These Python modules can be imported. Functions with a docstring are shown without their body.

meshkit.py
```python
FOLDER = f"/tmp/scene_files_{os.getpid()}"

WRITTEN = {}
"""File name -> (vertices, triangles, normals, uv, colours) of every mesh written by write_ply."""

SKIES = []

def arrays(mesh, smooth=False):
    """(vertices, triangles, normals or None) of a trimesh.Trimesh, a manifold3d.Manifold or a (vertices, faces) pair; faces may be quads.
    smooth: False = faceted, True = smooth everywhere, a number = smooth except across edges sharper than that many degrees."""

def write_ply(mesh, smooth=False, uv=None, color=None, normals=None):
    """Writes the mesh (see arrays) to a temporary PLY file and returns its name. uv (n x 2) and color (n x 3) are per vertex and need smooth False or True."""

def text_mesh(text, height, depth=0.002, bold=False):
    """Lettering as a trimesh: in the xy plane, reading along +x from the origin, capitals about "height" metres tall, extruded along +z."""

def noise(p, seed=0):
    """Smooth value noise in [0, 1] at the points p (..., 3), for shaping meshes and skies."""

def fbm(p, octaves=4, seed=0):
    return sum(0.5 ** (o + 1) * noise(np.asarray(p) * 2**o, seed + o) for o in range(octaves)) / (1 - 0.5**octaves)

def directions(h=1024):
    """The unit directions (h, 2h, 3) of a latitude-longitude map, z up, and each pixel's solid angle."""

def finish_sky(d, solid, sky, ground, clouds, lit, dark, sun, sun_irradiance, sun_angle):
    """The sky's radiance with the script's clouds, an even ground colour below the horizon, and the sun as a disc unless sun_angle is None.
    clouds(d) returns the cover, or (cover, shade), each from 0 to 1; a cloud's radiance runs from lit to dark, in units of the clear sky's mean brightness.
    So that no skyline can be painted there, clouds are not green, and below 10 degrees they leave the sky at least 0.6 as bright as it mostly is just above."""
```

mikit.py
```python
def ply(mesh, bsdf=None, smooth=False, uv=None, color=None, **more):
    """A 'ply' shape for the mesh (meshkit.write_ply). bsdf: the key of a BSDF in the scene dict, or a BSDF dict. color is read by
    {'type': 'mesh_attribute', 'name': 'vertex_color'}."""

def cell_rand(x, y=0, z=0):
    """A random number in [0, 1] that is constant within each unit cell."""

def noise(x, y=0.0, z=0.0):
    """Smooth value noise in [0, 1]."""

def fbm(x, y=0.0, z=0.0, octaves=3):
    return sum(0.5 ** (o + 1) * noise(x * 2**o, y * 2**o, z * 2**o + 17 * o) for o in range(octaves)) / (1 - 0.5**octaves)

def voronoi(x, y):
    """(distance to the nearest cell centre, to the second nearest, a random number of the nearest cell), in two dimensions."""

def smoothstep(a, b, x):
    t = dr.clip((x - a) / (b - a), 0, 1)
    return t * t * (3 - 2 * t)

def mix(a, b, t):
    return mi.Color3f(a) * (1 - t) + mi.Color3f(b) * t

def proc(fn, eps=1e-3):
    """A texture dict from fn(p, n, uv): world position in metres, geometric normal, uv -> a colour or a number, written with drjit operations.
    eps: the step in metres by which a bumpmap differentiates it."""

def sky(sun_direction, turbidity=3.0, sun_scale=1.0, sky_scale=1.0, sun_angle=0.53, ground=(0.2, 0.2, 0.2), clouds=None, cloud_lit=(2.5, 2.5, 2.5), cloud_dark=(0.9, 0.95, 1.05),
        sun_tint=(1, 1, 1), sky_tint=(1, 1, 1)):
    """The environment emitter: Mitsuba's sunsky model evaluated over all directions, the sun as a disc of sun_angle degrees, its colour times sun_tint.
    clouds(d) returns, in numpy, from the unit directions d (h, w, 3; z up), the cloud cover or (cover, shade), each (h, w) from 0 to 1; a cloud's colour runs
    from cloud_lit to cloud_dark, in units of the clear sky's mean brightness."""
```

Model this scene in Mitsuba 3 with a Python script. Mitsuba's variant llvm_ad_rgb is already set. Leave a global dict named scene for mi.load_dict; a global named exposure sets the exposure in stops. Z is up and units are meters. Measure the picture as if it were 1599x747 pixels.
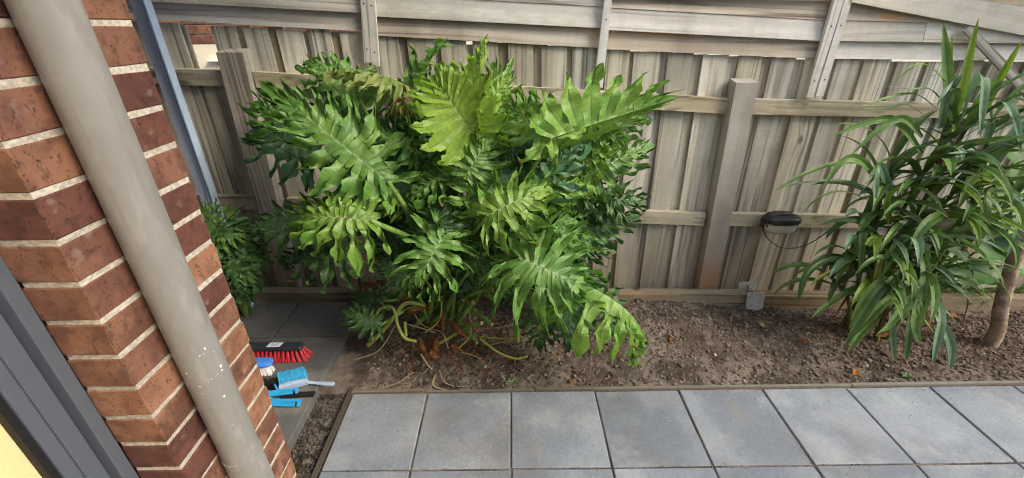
import math, random
import numpy as np
import trimesh
import drjit as dr
import mitsuba as mi
import mikit, meshkit
from mikit import proc, noise, fbm, voronoi, cell_rand, smoothstep, mix

T = mi.ScalarTransform4f
scene, labels = {}, {}
RNG = random.Random(11)
NR = np.random.default_rng(5)

# ------------------------------------------------------------------ camera, sky, exposure
PITCH, ROLL, HEIGHT = 0.4654, 0.0129, 1.5742
_f = np.array([0, math.cos(PITCH), -math.sin(PITCH)])
_u = np.array([0, math.sin(PITCH), math.cos(PITCH)])
_r = np.array([1.0, 0, 0])
_up = math.cos(ROLL) * _u + math.sin(ROLL) * _r
scene['camera'] = {'type': 'perspective', 'fov_axis': 'x', 'fov': 2 * math.degrees(math.atan(799.5 / 670.39)),
                   'near_clip': 0.05, 'far_clip': 400.0,
                   'to_world': T().look_at(origin=[0, 0, HEIGHT], target=[0, float(_f[1]), HEIGHT + float(_f[2])], up=_up.tolist())}
scene['sky_light'] = mikit.sky((0.70, -0.36, 0.62), turbidity=3, sun_scale=0.50, sun_angle=30, clouds=lambda d: 0.75 + 0 * d[..., 0],
                               cloud_lit=(2.3, 2.4, 2.5), cloud_dark=(1.2, 1.2, 1.25), sun_tint=(0.94, 1.0, 1.10))
exposure = 2.95


# ------------------------------------------------------------------ helpers
def numbered(name):
    if name not in scene and name not in labels:
        return name
    k = 1
    while f'{name}_{k:03d}' in scene or f'{name}_{k:03d}' in labels:
        k += 1
    return f'{name}_{k:03d}'


def thing(name, label, cat, group=None):
    key = numbered(name)
    labels[key] = {'label': label, 'category': cat}
    if group:
        labels[key]['group'] = group
    return key


def obj(name, shape, parent=None, label=None, kind=None):
    key = numbered(f'{parent}__{name}' if parent else name)
    scene[key] = shape
    if label or kind:
        d = labels.setdefault(key, {})
        if label:
            d['label'] = label
        if kind:
            d['kind'] = kind
    return key


def solo(name, shape, label, cat, group=None, kind=None):
    key = numbered(name)
    scene[key] = shape
    labels[key] = {'label': label, 'category': cat}
    if group:
        labels[key]['group'] = group
    if kind:
        labels[key]['kind'] = kind
    return key


def struct(name, shape, label, cat, kind='structure'):
    return solo(name, shape, label, cat, kind=kind)


def unit(v):
    v = np.asarray(v, float)
    return v / (np.linalg.norm(v) + 1e-12)


FQ = [(0, 3, 2, 1), (4, 5, 6, 7), (0, 1, 5, 4), (1, 2, 6, 5), (2, 3, 7, 6), (3, 0, 4, 7)]
WOOD_ID = [0]


def hexa(c, bsdf, along=(0, 0, 1), uid=None):
    """A board from 8 corners (0-3 one end ring, 4-7 the other); uv = (across + 10 * board number, along)."""
    c = np.asarray(c, float)
    if np.dot(np.cross(c[1] - c[0], c[3] - c[0]), c[4] - c[0]) < 0:
        c = c[[3, 2, 1, 0, 7, 6, 5, 4]]
    a = unit(along)
    h = [0, 1, 0] if abs(a[1]) < 0.7 else [1, 0, 0]
    b = unit(np.cross(a, h))
    n = np.cross(a, b)
    if uid is None:
        WOOD_ID[0] += 1
        uid = WOOD_ID[0]
    v, f, uv = [], [], []
    o = c.mean(0)
    for q in FQ:
        k = len(v)
        for i in q:
            v.append(c[i])
            d = c[i] - o
            uv.append((d @ b + 0.8 * (d @ n) + 1.5 + 10 * uid, c[i] @ a + 1.7 * (uid % 13)))
        f += [[k, k + 1, k + 2], [k, k + 2, k + 3]]
    return mikit.ply((np.array(v), np.array(f)), bsdf, uv=np.array(uv))


def box_c(x0, x1, y0, y1, z0, z1):
    return [(x0, y0, z0), (x1, y0, z0), (x1, y1, z0), (x0, y1, z0), (x0, y0, z1), (x1, y0, z1), (x1, y1, z1), (x0, y1, z1)]


def box(x0, x1, y0, y1, z0, z1):
    m = trimesh.creation.box(extents=(x1 - x0, y1 - y0, z1 - z0))
    m.apply_translation(((x0 + x1) / 2, (y0 + y1) / 2, (z0 + z1) / 2))
    return m


def cham(x0, x1, y0, y1, z0, z1, c=0.003, jit=0.0, rng=RNG):
    """A chamfered box: hull of 24 corner points, a little uneven."""
    p = []
    for sx in (0, 1):
        for sy in (0, 1):
            for sz in (0, 1):
                j = [rng.uniform(-jit, jit) for _ in range(3)]
                q = np.array([(x0, x1)[sx] + j[0], (y0, y1)[sy] + j[1], (z0, z1)[sz] + j[2]])
                s = np.array([1 - 2 * sx, 1 - 2 * sy, 1 - 2 * sz]) * c
                for k in range(3):
                    e = s.copy()
                    e[k] = 0
                    p.append(q + e)
    return trimesh.convex.convex_hull(np.array(p))


def tube(pts, rad, sides=8, cap=True):
    p = np.asarray(pts, float)
    rad = np.broadcast_to(rad, (len(p),))
    t = np.gradient(p, axis=0)
    t /= np.linalg.norm(t, axis=1, keepdims=True) + 1e-12
    a = np.cross(t[0], [0.31, 0.22, 0.93])
    if np.linalg.norm(a) < 1e-3:
        a = np.cross(t[0], [1, 0, 0])
    a = unit(a)
    rings = []
    ang = np.arange(sides) * 2 * np.pi / sides
    for i in range(len(p)):
        a = unit(a - (a @ t[i]) * t[i])
        b = np.cross(t[i], a)
        rings.append(p[i] + rad[i] * (np.cos(ang)[:, None] * a + np.sin(ang)[:, None] * b))
    v = np.vstack(rings)
    f = []
    for i in range(len(p) - 1):
        for j in range(sides):
            q = [i * sides + j, i * sides + (j + 1) % sides, (i + 1) * sides + (j + 1) % sides, (i + 1) * sides + j]
            f += [[q[0], q[1], q[2]], [q[0], q[2], q[3]]]
    if cap:
        for base, centre, flip in ((0, p[0], True), ((len(p) - 1) * sides, p[-1], False)):
            k = len(v)
            v = np.vstack([v, centre])
            for j in range(sides):
                q = [base + j, base + (j + 1) % sides, k]
                f.append(q[::-1] if flip else q)
    return trimesh.Trimesh(v, np.array(f), process=False)


def bez(ps, n=14):
    """Smooth curve through the points (Catmull-Rom)."""
    ps = np.asarray(ps, float)
    if len(ps) == 2:
        return ps[0] + (ps[1] - ps[0]) * np.linspace(0, 1, n)[:, None]
    e = np.vstack([2 * ps[0] - ps[1], ps, 2 * ps[-1] - ps[-2]])
    out = []
    m = max(2, n // (len(ps) - 1))
    for i in range(1, len(e) - 2):
        t = np.linspace(0, 1, m, endpoint=False)[:, None]
        a, b, c, d = e[i - 1], e[i], e[i + 1], e[i + 2]
        out.append(0.5 * (2 * b + (c - a) * t + (2 * a - 5 * b + 4 * c - d) * t * t + (3 * b - a - 3 * c + d) * t ** 3))
    out.append(ps[-1:])
    return np.vstack(out)


cat = trimesh.util.concatenate


# ------------------------------------------------------------------ materials
def wood(name, light, mid, dark, warm=(0.26, 0.17, 0.09), warm_amt=0.25, moss=0.0, rough=0.85, bump=0.0012, streak=1.0, tonevar=0.5, lichen=0.0, base_stain=0.0, edge=0.0, damp=0.0):
    def tone(uv):
        i = dr.floor(uv.x / 10)
        return i, cell_rand(i, 3), cell_rand(i, 7), cell_rand(i, 11)

    def grain(uv):
        w = noise(uv.x * 6, uv.y * 1.2, 5) * 0.03
        x = uv.x + w
        kd, _, kr = voronoi(uv.x * 5.0, uv.y * 2.4)
        knot = smoothstep(0.09, 0.03, kd) * smoothstep(0.78, 0.80, kr)
        ring = smoothstep(0.4, 0.0, kd) * smoothstep(0.78, 0.80, kr)
        x = x + 0.02 * ring
        fine = 0.6 * noise(x * 300, uv.y * 3.2, 1) + 0.4 * noise(x * 700, uv.y * 9, 14)
        med = noise(x * 110, uv.y * 1.6, 2)
        big = noise(x * 30, uv.y * 0.7, 3)
        return fine, med, big, knot

    def col(p, n, uv):
        i, r1, r2, r3 = tone(uv)
        fine, med, big, knot = grain(uv)
        c = mix(mid, light, smoothstep(0.2, 0.8, big) * 0.75 + 0.25 * fine)
        c = mix(c, dark, streak * (0.75 * smoothstep(0.60, 0.92, med) * smoothstep(0.3, 0.7, noise(x * 14, uv.y * 0.9, 8)) + 0.24 * smoothstep(0.5, 0.9, fine)))
        wpatch = smoothstep(0.48, 0.68, fbm(uv.x * 13, uv.y * 1.7, 9, octaves=4)) * (0.4 + 0.9 * r2)
        c = mix(c, warm, warm_amt * dr.minimum(wpatch, 1.0))
        c = mix(c, mi.Color3f(dark) * 0.6, 0.8 * knot)
        c = c * (0.965 + 0.07 * noise(uv.x * 11, uv.y * 120, 4))
        if edge > 0:
            loc = dr.abs(uv.x - 10 * i - 1.5) + 0.03 * (noise(uv.x * 40, uv.y * 3, 2) - 0.5)
            c = mix(c, dark, edge * smoothstep(0.052, 0.064, loc) * smoothstep(0.3, 0.65, noise(uv.x * 20, uv.y * 1.3, 15)))
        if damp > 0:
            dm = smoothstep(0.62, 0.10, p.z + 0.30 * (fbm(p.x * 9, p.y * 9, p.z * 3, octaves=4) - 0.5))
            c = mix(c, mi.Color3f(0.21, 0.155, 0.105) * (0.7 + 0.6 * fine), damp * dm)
        if base_stain > 0:
            bs = smoothstep(0.42, 0.10, p.z + 0.25 * (fbm(p.x * 22, p.y * 22, p.z * 5, octaves=3) - 0.5)) * smoothstep(0.40, 0.6, noise(uv.x * 16, uv.y * 0.5, 3))
            c = mix(c, (0.28, 0.135, 0.06), base_stain * bs)
        if moss > 0:
            m = smoothstep(0.5, 0.75, fbm(p.x * 7, p.y * 30, p.z * 22, octaves=4))
            c = mix(c, (0.045, 0.05, 0.018), moss * m)
        if lichen > 0:
            l = smoothstep(0.55, 0.7, fbm(p.x * 16, p.z * 40, 4, octaves=4))
            c = mix(c, (0.30, 0.36, 0.27), lichen * l)
        stain = smoothstep(0.5, 0.85, fbm(p.x * 4, p.z * 2.2, 31, octaves=4))
        c = mix(c, mi.Color3f(dark) * 0.9, 0.4 * stain)
        if edge > 0:
            run = smoothstep(0.52, 0.76, fbm(uv.x * 40, uv.y * 2.2, 51, octaves=5))
            c = mix(c, mi.Color3f(dark) * 1.2, 0.55 * run)
        return c * (1 - tonevar / 2 + tonevar * r1) * mix((0.99, 1.0, 1.0), (1.03, 1.0, 0.90), r3)

    def hgt(p, n, uv):
        fine, med, big, knot = grain(uv)
        return 0.25 * fine + 0.6 * smoothstep(0.5, 0.9, med) * -1.0 + 0.4 * big

    scene[name] = {'type': 'bumpmap', 'arbitrary': proc(hgt, 0.0006), 'scale': bump,
                   'bsdf': {'type': 'principled', 'base_color': proc(col), 'roughness': rough, 'specular': 0.25}}


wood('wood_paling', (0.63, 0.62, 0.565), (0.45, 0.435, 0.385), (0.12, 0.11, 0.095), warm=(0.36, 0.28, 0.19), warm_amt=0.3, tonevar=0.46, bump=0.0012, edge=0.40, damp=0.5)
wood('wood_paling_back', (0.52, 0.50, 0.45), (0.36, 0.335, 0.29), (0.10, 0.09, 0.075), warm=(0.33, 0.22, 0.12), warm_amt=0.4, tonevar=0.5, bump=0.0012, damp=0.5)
wood('wood_rail', (0.50, 0.465, 0.37), (0.36, 0.33, 0.25), (0.13, 0.115, 0.085), moss=0.75, tonevar=0.2, bump=0.0008)
wood('wood_post', (0.40, 0.39, 0.37), (0.30, 0.285, 0.268), (0.12, 0.105, 0.10), warm_amt=0.15, tonevar=0.2, bump=0.0008, base_stain=0.8)
wood('wood_grey', (0.60, 0.60, 0.60), (0.44, 0.435, 0.435), (0.18, 0.155, 0.14), warm=(0.40, 0.26, 0.14), warm_amt=0.2, lichen=0.25, tonevar=0.3, bump=0.0008)
wood('wood_brown', (0.50, 0.465, 0.42), (0.36, 0.315, 0.27), (0.11, 0.08, 0.06), warm=(0.55, 0.30, 0.11), warm_amt=0.8, tonevar=0.2, bump=0.0008)
wood('wood_sleeper', (0.30, 0.26, 0.20), (0.20, 0.165, 0.12), (0.07, 0.055, 0.042), warm=(0.26, 0.14, 0.07), warm_amt=0.6, moss=0.25, tonevar=0.15)
wood('wood_edging_dark', (0.085, 0.077, 0.070), (0.055, 0.050, 0.045), (0.03, 0.026, 0.023), tonevar=0.2)
wood('wood_edging', (0.22, 0.212, 0.205), (0.14, 0.132, 0.125), (0.07, 0.062, 0.056), tonevar=0.25)


def brick(name, a, b):
    def pit(p):
        h = p.x + p.y
        return smoothstep(0.70, 0.86, noise(h * 520, p.z * 210, (p.x - p.y) * 30))

    def col(p, n, uv):
        h = p.x + p.y
        t = fbm(h * 22, p.z * 22, p.x * 9, octaves=4)
        c = mix(a, b, smoothstep(0.3, 0.7, t))
        c = mix(c, mi.Color3f(b) * 0.6, 0.5 * smoothstep(0.55, 0.8, fbm(h * 60, p.z * 60, 3, octaves=2)))
        c = mix(c, (0.03, 0.018, 0.014), 0.65 * pit(p))
        w = smoothstep(0.66, 0.84, fbm(h * 30, p.z * 30, 8, octaves=5))
        return mix(c, (0.42, 0.36, 0.31), 0.22 * w)

    def hgt(p, n, uv):
        return -1.2 * pit(p) + 0.5 * fbm((p.x + p.y) * 150, p.z * 150, octaves=3)

    scene[name] = {'type': 'bumpmap', 'arbitrary': proc(hgt, 0.0006), 'scale': 0.0016,
                   'bsdf': {'type': 'principled', 'base_color': proc(col), 'roughness': 0.72, 'specular': 0.35}}


brick('brick_orange', (0.275, 0.138, 0.083), (0.20, 0.094, 0.057))
brick('brick_red', (0.20, 0.094, 0.062), (0.14, 0.062, 0.044))
brick('brick_burgundy', (0.125, 0.050, 0.038), (0.085, 0.034, 0.028))
brick('brick_brown', (0.23, 0.112, 0.068), (0.125, 0.057, 0.038))


def mortar_col(p, n, uv):
    t = fbm(p.x * 140, p.y * 140, p.z * 140, octaves=3)
    s = fbm(p.x * 9, p.y * 9, p.z * 9, octaves=3)
    return mix((0.38, 0.345, 0.29), (0.56, 0.52, 0.45), smoothstep(0.3, 0.7, t)) * (0.75 + 0.45 * s)


scene['mortar_mat'] = {'type': 'bumpmap', 'arbitrary': proc(lambda p, n, uv: fbm(p.x * 260, p.y * 260, p.z * 260, octaves=3), 0.0006), 'scale': 0.002,
                       'bsdf': {'type': 'diffuse', 'reflectance': proc(mortar_col)}}


def house_brick_col(p, n, uv):
    h = p.x + p.y
    row = dr.floor(p.z / 0.086 - 0.43)
    u = h / 0.24 + 0.5 * (row - 2 * dr.floor(row / 2))
    fu, fv = u - dr.floor(u), p.z / 0.086 - 0.43 - row
    m = dr.minimum(dr.minimum(fu, 1 - fu) * 0.24, dr.minimum(fv, 1 - fv) * 0.086)
    r = cell_rand(dr.floor(u), row)
    c = mix((0.26, 0.10, 0.055), (0.13, 0.045, 0.033), r)
    return mix((0.5, 0.46, 0.39), c, smoothstep(0.004, 0.006, m))


scene['far_brickwork'] = {'type': 'diffuse', 'reflectance': proc(house_brick_col)}


def paver(name, a, b, tint):
    def col(p, n, uv):
        i = cell_rand(dr.floor(uv.x), 5)
        t = fbm(p.x * 4.5 + uv.x * 3.1, p.y * 4.5, 2, octaves=5)
        c = mix(a, b, smoothstep(0.3, 0.7, t))
        g = fbm(p.x * 120, p.y * 120, 4, octaves=3)
        c = c * (0.86 + 0.28 * g)
        pale = smoothstep(0.42, 0.85, fbm(p.x * 6 + uv.x, p.y * 9, 12, octaves=6)) * fbm(p.x * 40, p.y * 40, 2, octaves=3)
        c = mix(c, tint, 0.5 * pale)
        dirt = smoothstep(0.48, 0.9, fbm(p.x * 3.1, p.y * 3.3, 40, octaves=5))
        c = mix(c, (0.13, 0.11, 0.095), 0.38 * dirt)
        rust = smoothstep(0.60, 0.85, fbm(p.x * 5 + 9, p.y * 5, 77, octaves=5))
        c = mix(c, (0.27, 0.235, 0.20), 0.3 * rust)
        speck = smoothstep(0.86, 0.93, noise(p.x * 190, p.y * 190, 3)) * smoothstep(0.45, 0.7, fbm(p.x * 6, p.y * 6, 3, octaves=3))
        c = mix(c, (0.60, 0.60, 0.58), 0.28 * speck)
        v1, v2, vr = voronoi(p.x * 22, p.y * 22)
        c = mix(c, (0.07, 0.06, 0.055), 0.6 * smoothstep(0.09, 0.05, v1) * smoothstep(0.9, 0.91, vr))
        return c * (0.80 + 0.34 * i)

    def hgt(p, n, uv):
        return fbm(p.x * 160, p.y * 160, p.z * 160, octaves=2) + 2.0 * fbm(p.x * 25, p.y * 25, octaves=3)

    def rgh(p, n, uv):
        return 0.5 + 0.3 * fbm(p.x * 8, p.y * 8, 3, octaves=3)

    scene[name] = {'type': 'bumpmap', 'arbitrary': proc(hgt, 0.002), 'scale': 0.0005,
                   'bsdf': {'type': 'principled', 'base_color': proc(col), 'roughness': proc(rgh), 'specular': 0.4}}


paver('paver_blue', (0.160, 0.183, 0.222), (0.222, 0.249, 0.292), (0.40, 0.405, 0.41))
paver('paver_dark', (0.060, 0.063, 0.068), (0.085, 0.087, 0.090), (0.12, 0.118, 0.114))


def soil_col(p, n, uv):
    t = fbm(p.x * 9, p.y * 9, 1, octaves=5)
    g = fbm(p.x * 130, p.y * 130, p.z * 130, octaves=3)
    c = mix((0.066, 0.053, 0.045), (0.178, 0.150, 0.129), smoothstep(0.3, 0.72, t))
    c = c * (0.6 + 0.8 * g)
    litter = smoothstep(0.52, 0.68, fbm(p.x * 5, p.y * 5, 22, octaves=4))
    return mix(c, (0.05, 0.036, 0.026), 0.5 * litter)


scene['soil_mat'] = {'type': 'bumpmap', 'arbitrary': proc(lambda p, n, uv: fbm(p.x * 180, p.y * 180, p.z * 180, octaves=4), 0.001), 'scale': 0.006,
                     'bsdf': {'type': 'diffuse', 'reflectance': proc(soil_col)}}


def chips(name, a, b):
    scene[name] = {'type': 'principled', 'roughness': 0.85, 'specular': 0.2,
                   'base_color': proc(lambda p, n, uv: mix(a, b, cell_rand(p.x * 45, p.y * 45, 2)) * (0.7 + 0.6 * noise(p.x * 300, p.y * 300, p.z * 300)))}


chips('bark_mat', (0.045, 0.031, 0.024), (0.16, 0.115, 0.088))
chips('clod_mat', (0.055, 0.043, 0.035), (0.20, 0.165, 0.138))
chips('stone_mat', (0.20, 0.17, 0.14), (0.36, 0.33, 0.29))
chips('gravel_mat', (0.028, 0.024, 0.021), (0.13, 0.114, 0.10))


def plain(name, c, rough=0.5, spec=0.5, metallic=0.0, vary=0.12, scale=20.0, clear=0.0):
    scene[name] = {'type': 'principled', 'roughness': rough, 'specular': spec, 'metallic': metallic, 'clearcoat': clear,
                   'base_color': proc(lambda p, n, uv: mi.Color3f(c) * (1 - vary / 2 + vary * fbm(p.x * scale, p.y * scale, p.z * scale, octaves=4)))}


def pipe_col(p, n, uv):
    t = fbm(p.x * 30, p.y * 30, p.z * 8, octaves=4)
    s = smoothstep(0.55, 0.75, fbm(p.x * 60, p.y * 60, p.z * 14, octaves=4))
    c = mi.Color3f(0.228, 0.221, 0.212) * (0.88 + 0.24 * t)
    streak = smoothstep(0.5, 0.85, fbm(p.x * 90, p.y * 90, p.z * 3, octaves=3))
    c = mix(c, (0.16, 0.145, 0.13), 0.35 * streak)
    return mix(c, (0.33, 0.32, 0.30), 0.3 * s)


scene['pipe_mat'] = {'type': 'principled', 'base_color': proc(pipe_col), 'roughness': 0.42, 'specular': 0.45}
plain('nail_mat', (0.05, 0.04, 0.036), 0.6, 0.4)
plain('white_paint', (0.75, 0.74, 0.72), 0.5)
plain('charcoal_metal', (0.085, 0.098, 0.122), 0.38, 0.5, vary=0.06)
plain('black_rubber', (0.012, 0.012, 0.013), 0.6, 0.3)
plain('cream_blind', (0.80, 0.64, 0.33), 0.8, 0.2, vary=0.04)
plain('cream_render', (0.80, 0.74, 0.60), 0.9, 0.2, vary=0.08)
plain('steel_blue', (0.50, 0.62, 0.80), 0.45, 0.5, vary=0.15)
plain('soffit_mat', (0.55, 0.53, 0.50), 0.8, 0.2)
plain('red_bristle', (0.46, 0.022, 0.042), 0.45, 0.5, vary=0.3, scale=60)
plain('navy_plastic', (0.022, 0.026, 0.036), 0.4, 0.5)
plain('blue_plastic', (0.025, 0.30, 0.62), 0.35, 0.5)
plain('mid_blue_plastic', (0.05, 0.20, 0.62), 0.35, 0.5)
plain('cyan_bristle', (0.04, 0.34, 0.60), 0.6, 0.4, vary=0.3, scale=80)
plain('grey_blue_plastic', (0.33, 0.42, 0.58), 0.35, 0.5)
plain('white_bristle', (0.66, 0.66, 0.68), 0.8, 0.3, vary=0.5, scale=120)
plain('black_bristle', (0.014, 0.014, 0.015), 0.6, 0.4)
plain('paper_label', (0.55, 0.60, 0.68), 0.5, 0.4)
plain('label_ink', (0.12, 0.14, 0.2), 0.5, 0.4)
plain('light_black', (0.022, 0.021, 0.028), 0.33, 0.5)
plain('light_lens', (0.44, 0.44, 0.385), 0.3, 0.5, vary=0.3, scale=40)
plain('cable_mat', (0.035, 0.034, 0.034), 0.5, 0.4)


def galv_col(p, n, uv):
    _, _, r = voronoi(p.x * 90 + p.y * 90, p.z * 90)
    s = smoothstep(0.5, 0.75, fbm(p.x * 30, p.y * 30, p.z * 30, octaves=4))
    return mix(mi.Color3f(0.46, 0.48, 0.48) * (0.8 + 0.3 * r), (0.20, 0.17, 0.14), 0.35 * s)


scene['galv_mat'] = {'type': 'principled', 'base_color': proc(galv_col), 'roughness': 0.5, 'metallic': 0.1, 'specular': 0.5}
scene['glass_mat'] = {'type': 'thindielectric'}


def leaf_mat(name, a, b, vein, trans=0.7, rough=0.22, yellow=0.0, vein_amt=0.6, gloss=0.045):
    def col(p, n, uv):
        x = dr.abs(uv.x)
        v = dr.maximum(smoothstep(0.11, 0.02, x) * smoothstep(1.0, 0.2, uv.y), smoothstep(0.04, 0.016, uv.y))
        t = fbm(p.x * 14, p.y * 14, p.z * 14, octaves=3)
        c = mix(a, b, smoothstep(0.3, 0.7, t))
        fine = noise(uv.x * 2.5, uv.y * 34, 6)
        c = c * (0.86 + 0.28 * fine)
        c = mix(c, vein, vein_amt * v)
        tipb = smoothstep(0.90, 0.98, uv.y) * smoothstep(0.60, 0.70, noise(p.x * 12, p.y * 12, p.z * 12 + 9))
        c = mix(c, (0.30, 0.19, 0.075), 0.85 * tipb)
        if yellow > 0:
            y = smoothstep(0.62, 0.8, fbm(p.x * 9, p.y * 9, p.z * 9 + 30, octaves=3))
            c = mix(c, (0.36, 0.30, 0.045), yellow * y)
            k = smoothstep(0.66, 0.78, fbm(p.x * 17, p.y * 17, p.z * 17 + 60, octaves=3))
            c = mix(c, (0.20, 0.085, 0.035), yellow * k)
        return c

    def hgt(p, n, uv):
        x = dr.abs(uv.x)
        return smoothstep(0.0, 0.9, x) * 0.6 - 0.9 * smoothstep(0.10, 0.0, x) + 0.5 * noise(uv.x * 1.6 + 3, uv.y * 15, 6) * smoothstep(0.05, 0.4, x)

    scene[name] = {'type': 'bumpmap', 'arbitrary': proc(hgt, 0.002), 'scale': 0.0045,
                   'bsdf': {'type': 'blendbsdf', 'weight': gloss,
                            'bsdf_leaf': {'type': 'principledthin', 'base_color': proc(col), 'roughness': rough, 'eta': 1.6, 'diff_trans': trans, 'spec_tint': 0.0},
                            'bsdf_wax': {'type': 'twosided', 'bsdf': {'type': 'roughconductor', 'material': 'none', 'alpha': 0.27, 'distribution': 'ggx'}}}}


leaf_mat('leaf_bright', (0.142, 0.319, 0.038), (0.236, 0.414, 0.059), (0.36, 0.52, 0.18), trans=0.85)
leaf_mat('leaf_lime', (0.219, 0.407, 0.032), (0.312, 0.495, 0.059), (0.46, 0.58, 0.20), trans=0.95)
leaf_mat('leaf_mid', (0.092, 0.230, 0.040), (0.155, 0.319, 0.056), (0.26, 0.40, 0.15), trans=0.65)
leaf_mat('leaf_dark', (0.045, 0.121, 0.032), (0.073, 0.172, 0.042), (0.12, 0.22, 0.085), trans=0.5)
leaf_mat('leaf_blue', (0.061, 0.169, 0.074), (0.081, 0.209, 0.088), (0.16, 0.28, 0.12), trans=0.5, rough=0.28)
leaf_mat('leaf_worn', (0.16, 0.26, 0.035), (0.26, 0.32, 0.08), (0.36, 0.36, 0.10), trans=0.7, yellow=0.95)
leaf_mat('strap_mid', (0.094, 0.190, 0.045), (0.144, 0.259, 0.060), (0.16, 0.27, 0.09), trans=0.6, rough=0.36, vein_amt=0.5)
leaf_mat('strap_dark', (0.058, 0.125, 0.037), (0.088, 0.175, 0.048), (0.09, 0.16, 0.06), trans=0.5, rough=0.36, vein_amt=0.5)
leaf_mat('strap_blue', (0.120, 0.225, 0.130), (0.160, 0.275, 0.160), (0.19, 0.30, 0.18), trans=0.5, rough=0.34, vein_amt=0.4)
leaf_mat('strap_bright', (0.15, 0.28, 0.025), (0.22, 0.35, 0.035), (0.27, 0.40, 0.08), trans=0.9, rough=0.36, vein_amt=0.5)
leaf_mat('strap_yellow', (0.33, 0.30, 0.035), (0.26, 0.30, 0.035), (0.38, 0.36, 0.08), trans=0.8, yellow=0.3, vein_amt=0.4)
leaf_mat('dry_leaf_mat', (0.25, 0.105, 0.040), (0.16, 0.062, 0.028), (0.30, 0.16, 0.08), trans=0.4, rough=0.6, gloss=0.01)
leaf_mat('dry_pale_mat', (0.42, 0.33, 0.19), (0.34, 0.25, 0.15), (0.42, 0.33, 0.19), trans=0.3, rough=0.6, gloss=0.01)
leaf_mat('orange_leaf_mat', (0.52, 0.22, 0.035), (0.42, 0.15, 0.03), (0.5, 0.25, 0.08), trans=0.4, rough=0.5, gloss=0.01)


def stem_col(p, n, uv):
    t = fbm(p.x * 30, p.y * 30, p.z * 8, octaves=3)
    return mix((0.075, 0.16, 0.028), (0.17, 0.27, 0.06), smoothstep(0.3, 0.7, t))


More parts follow.
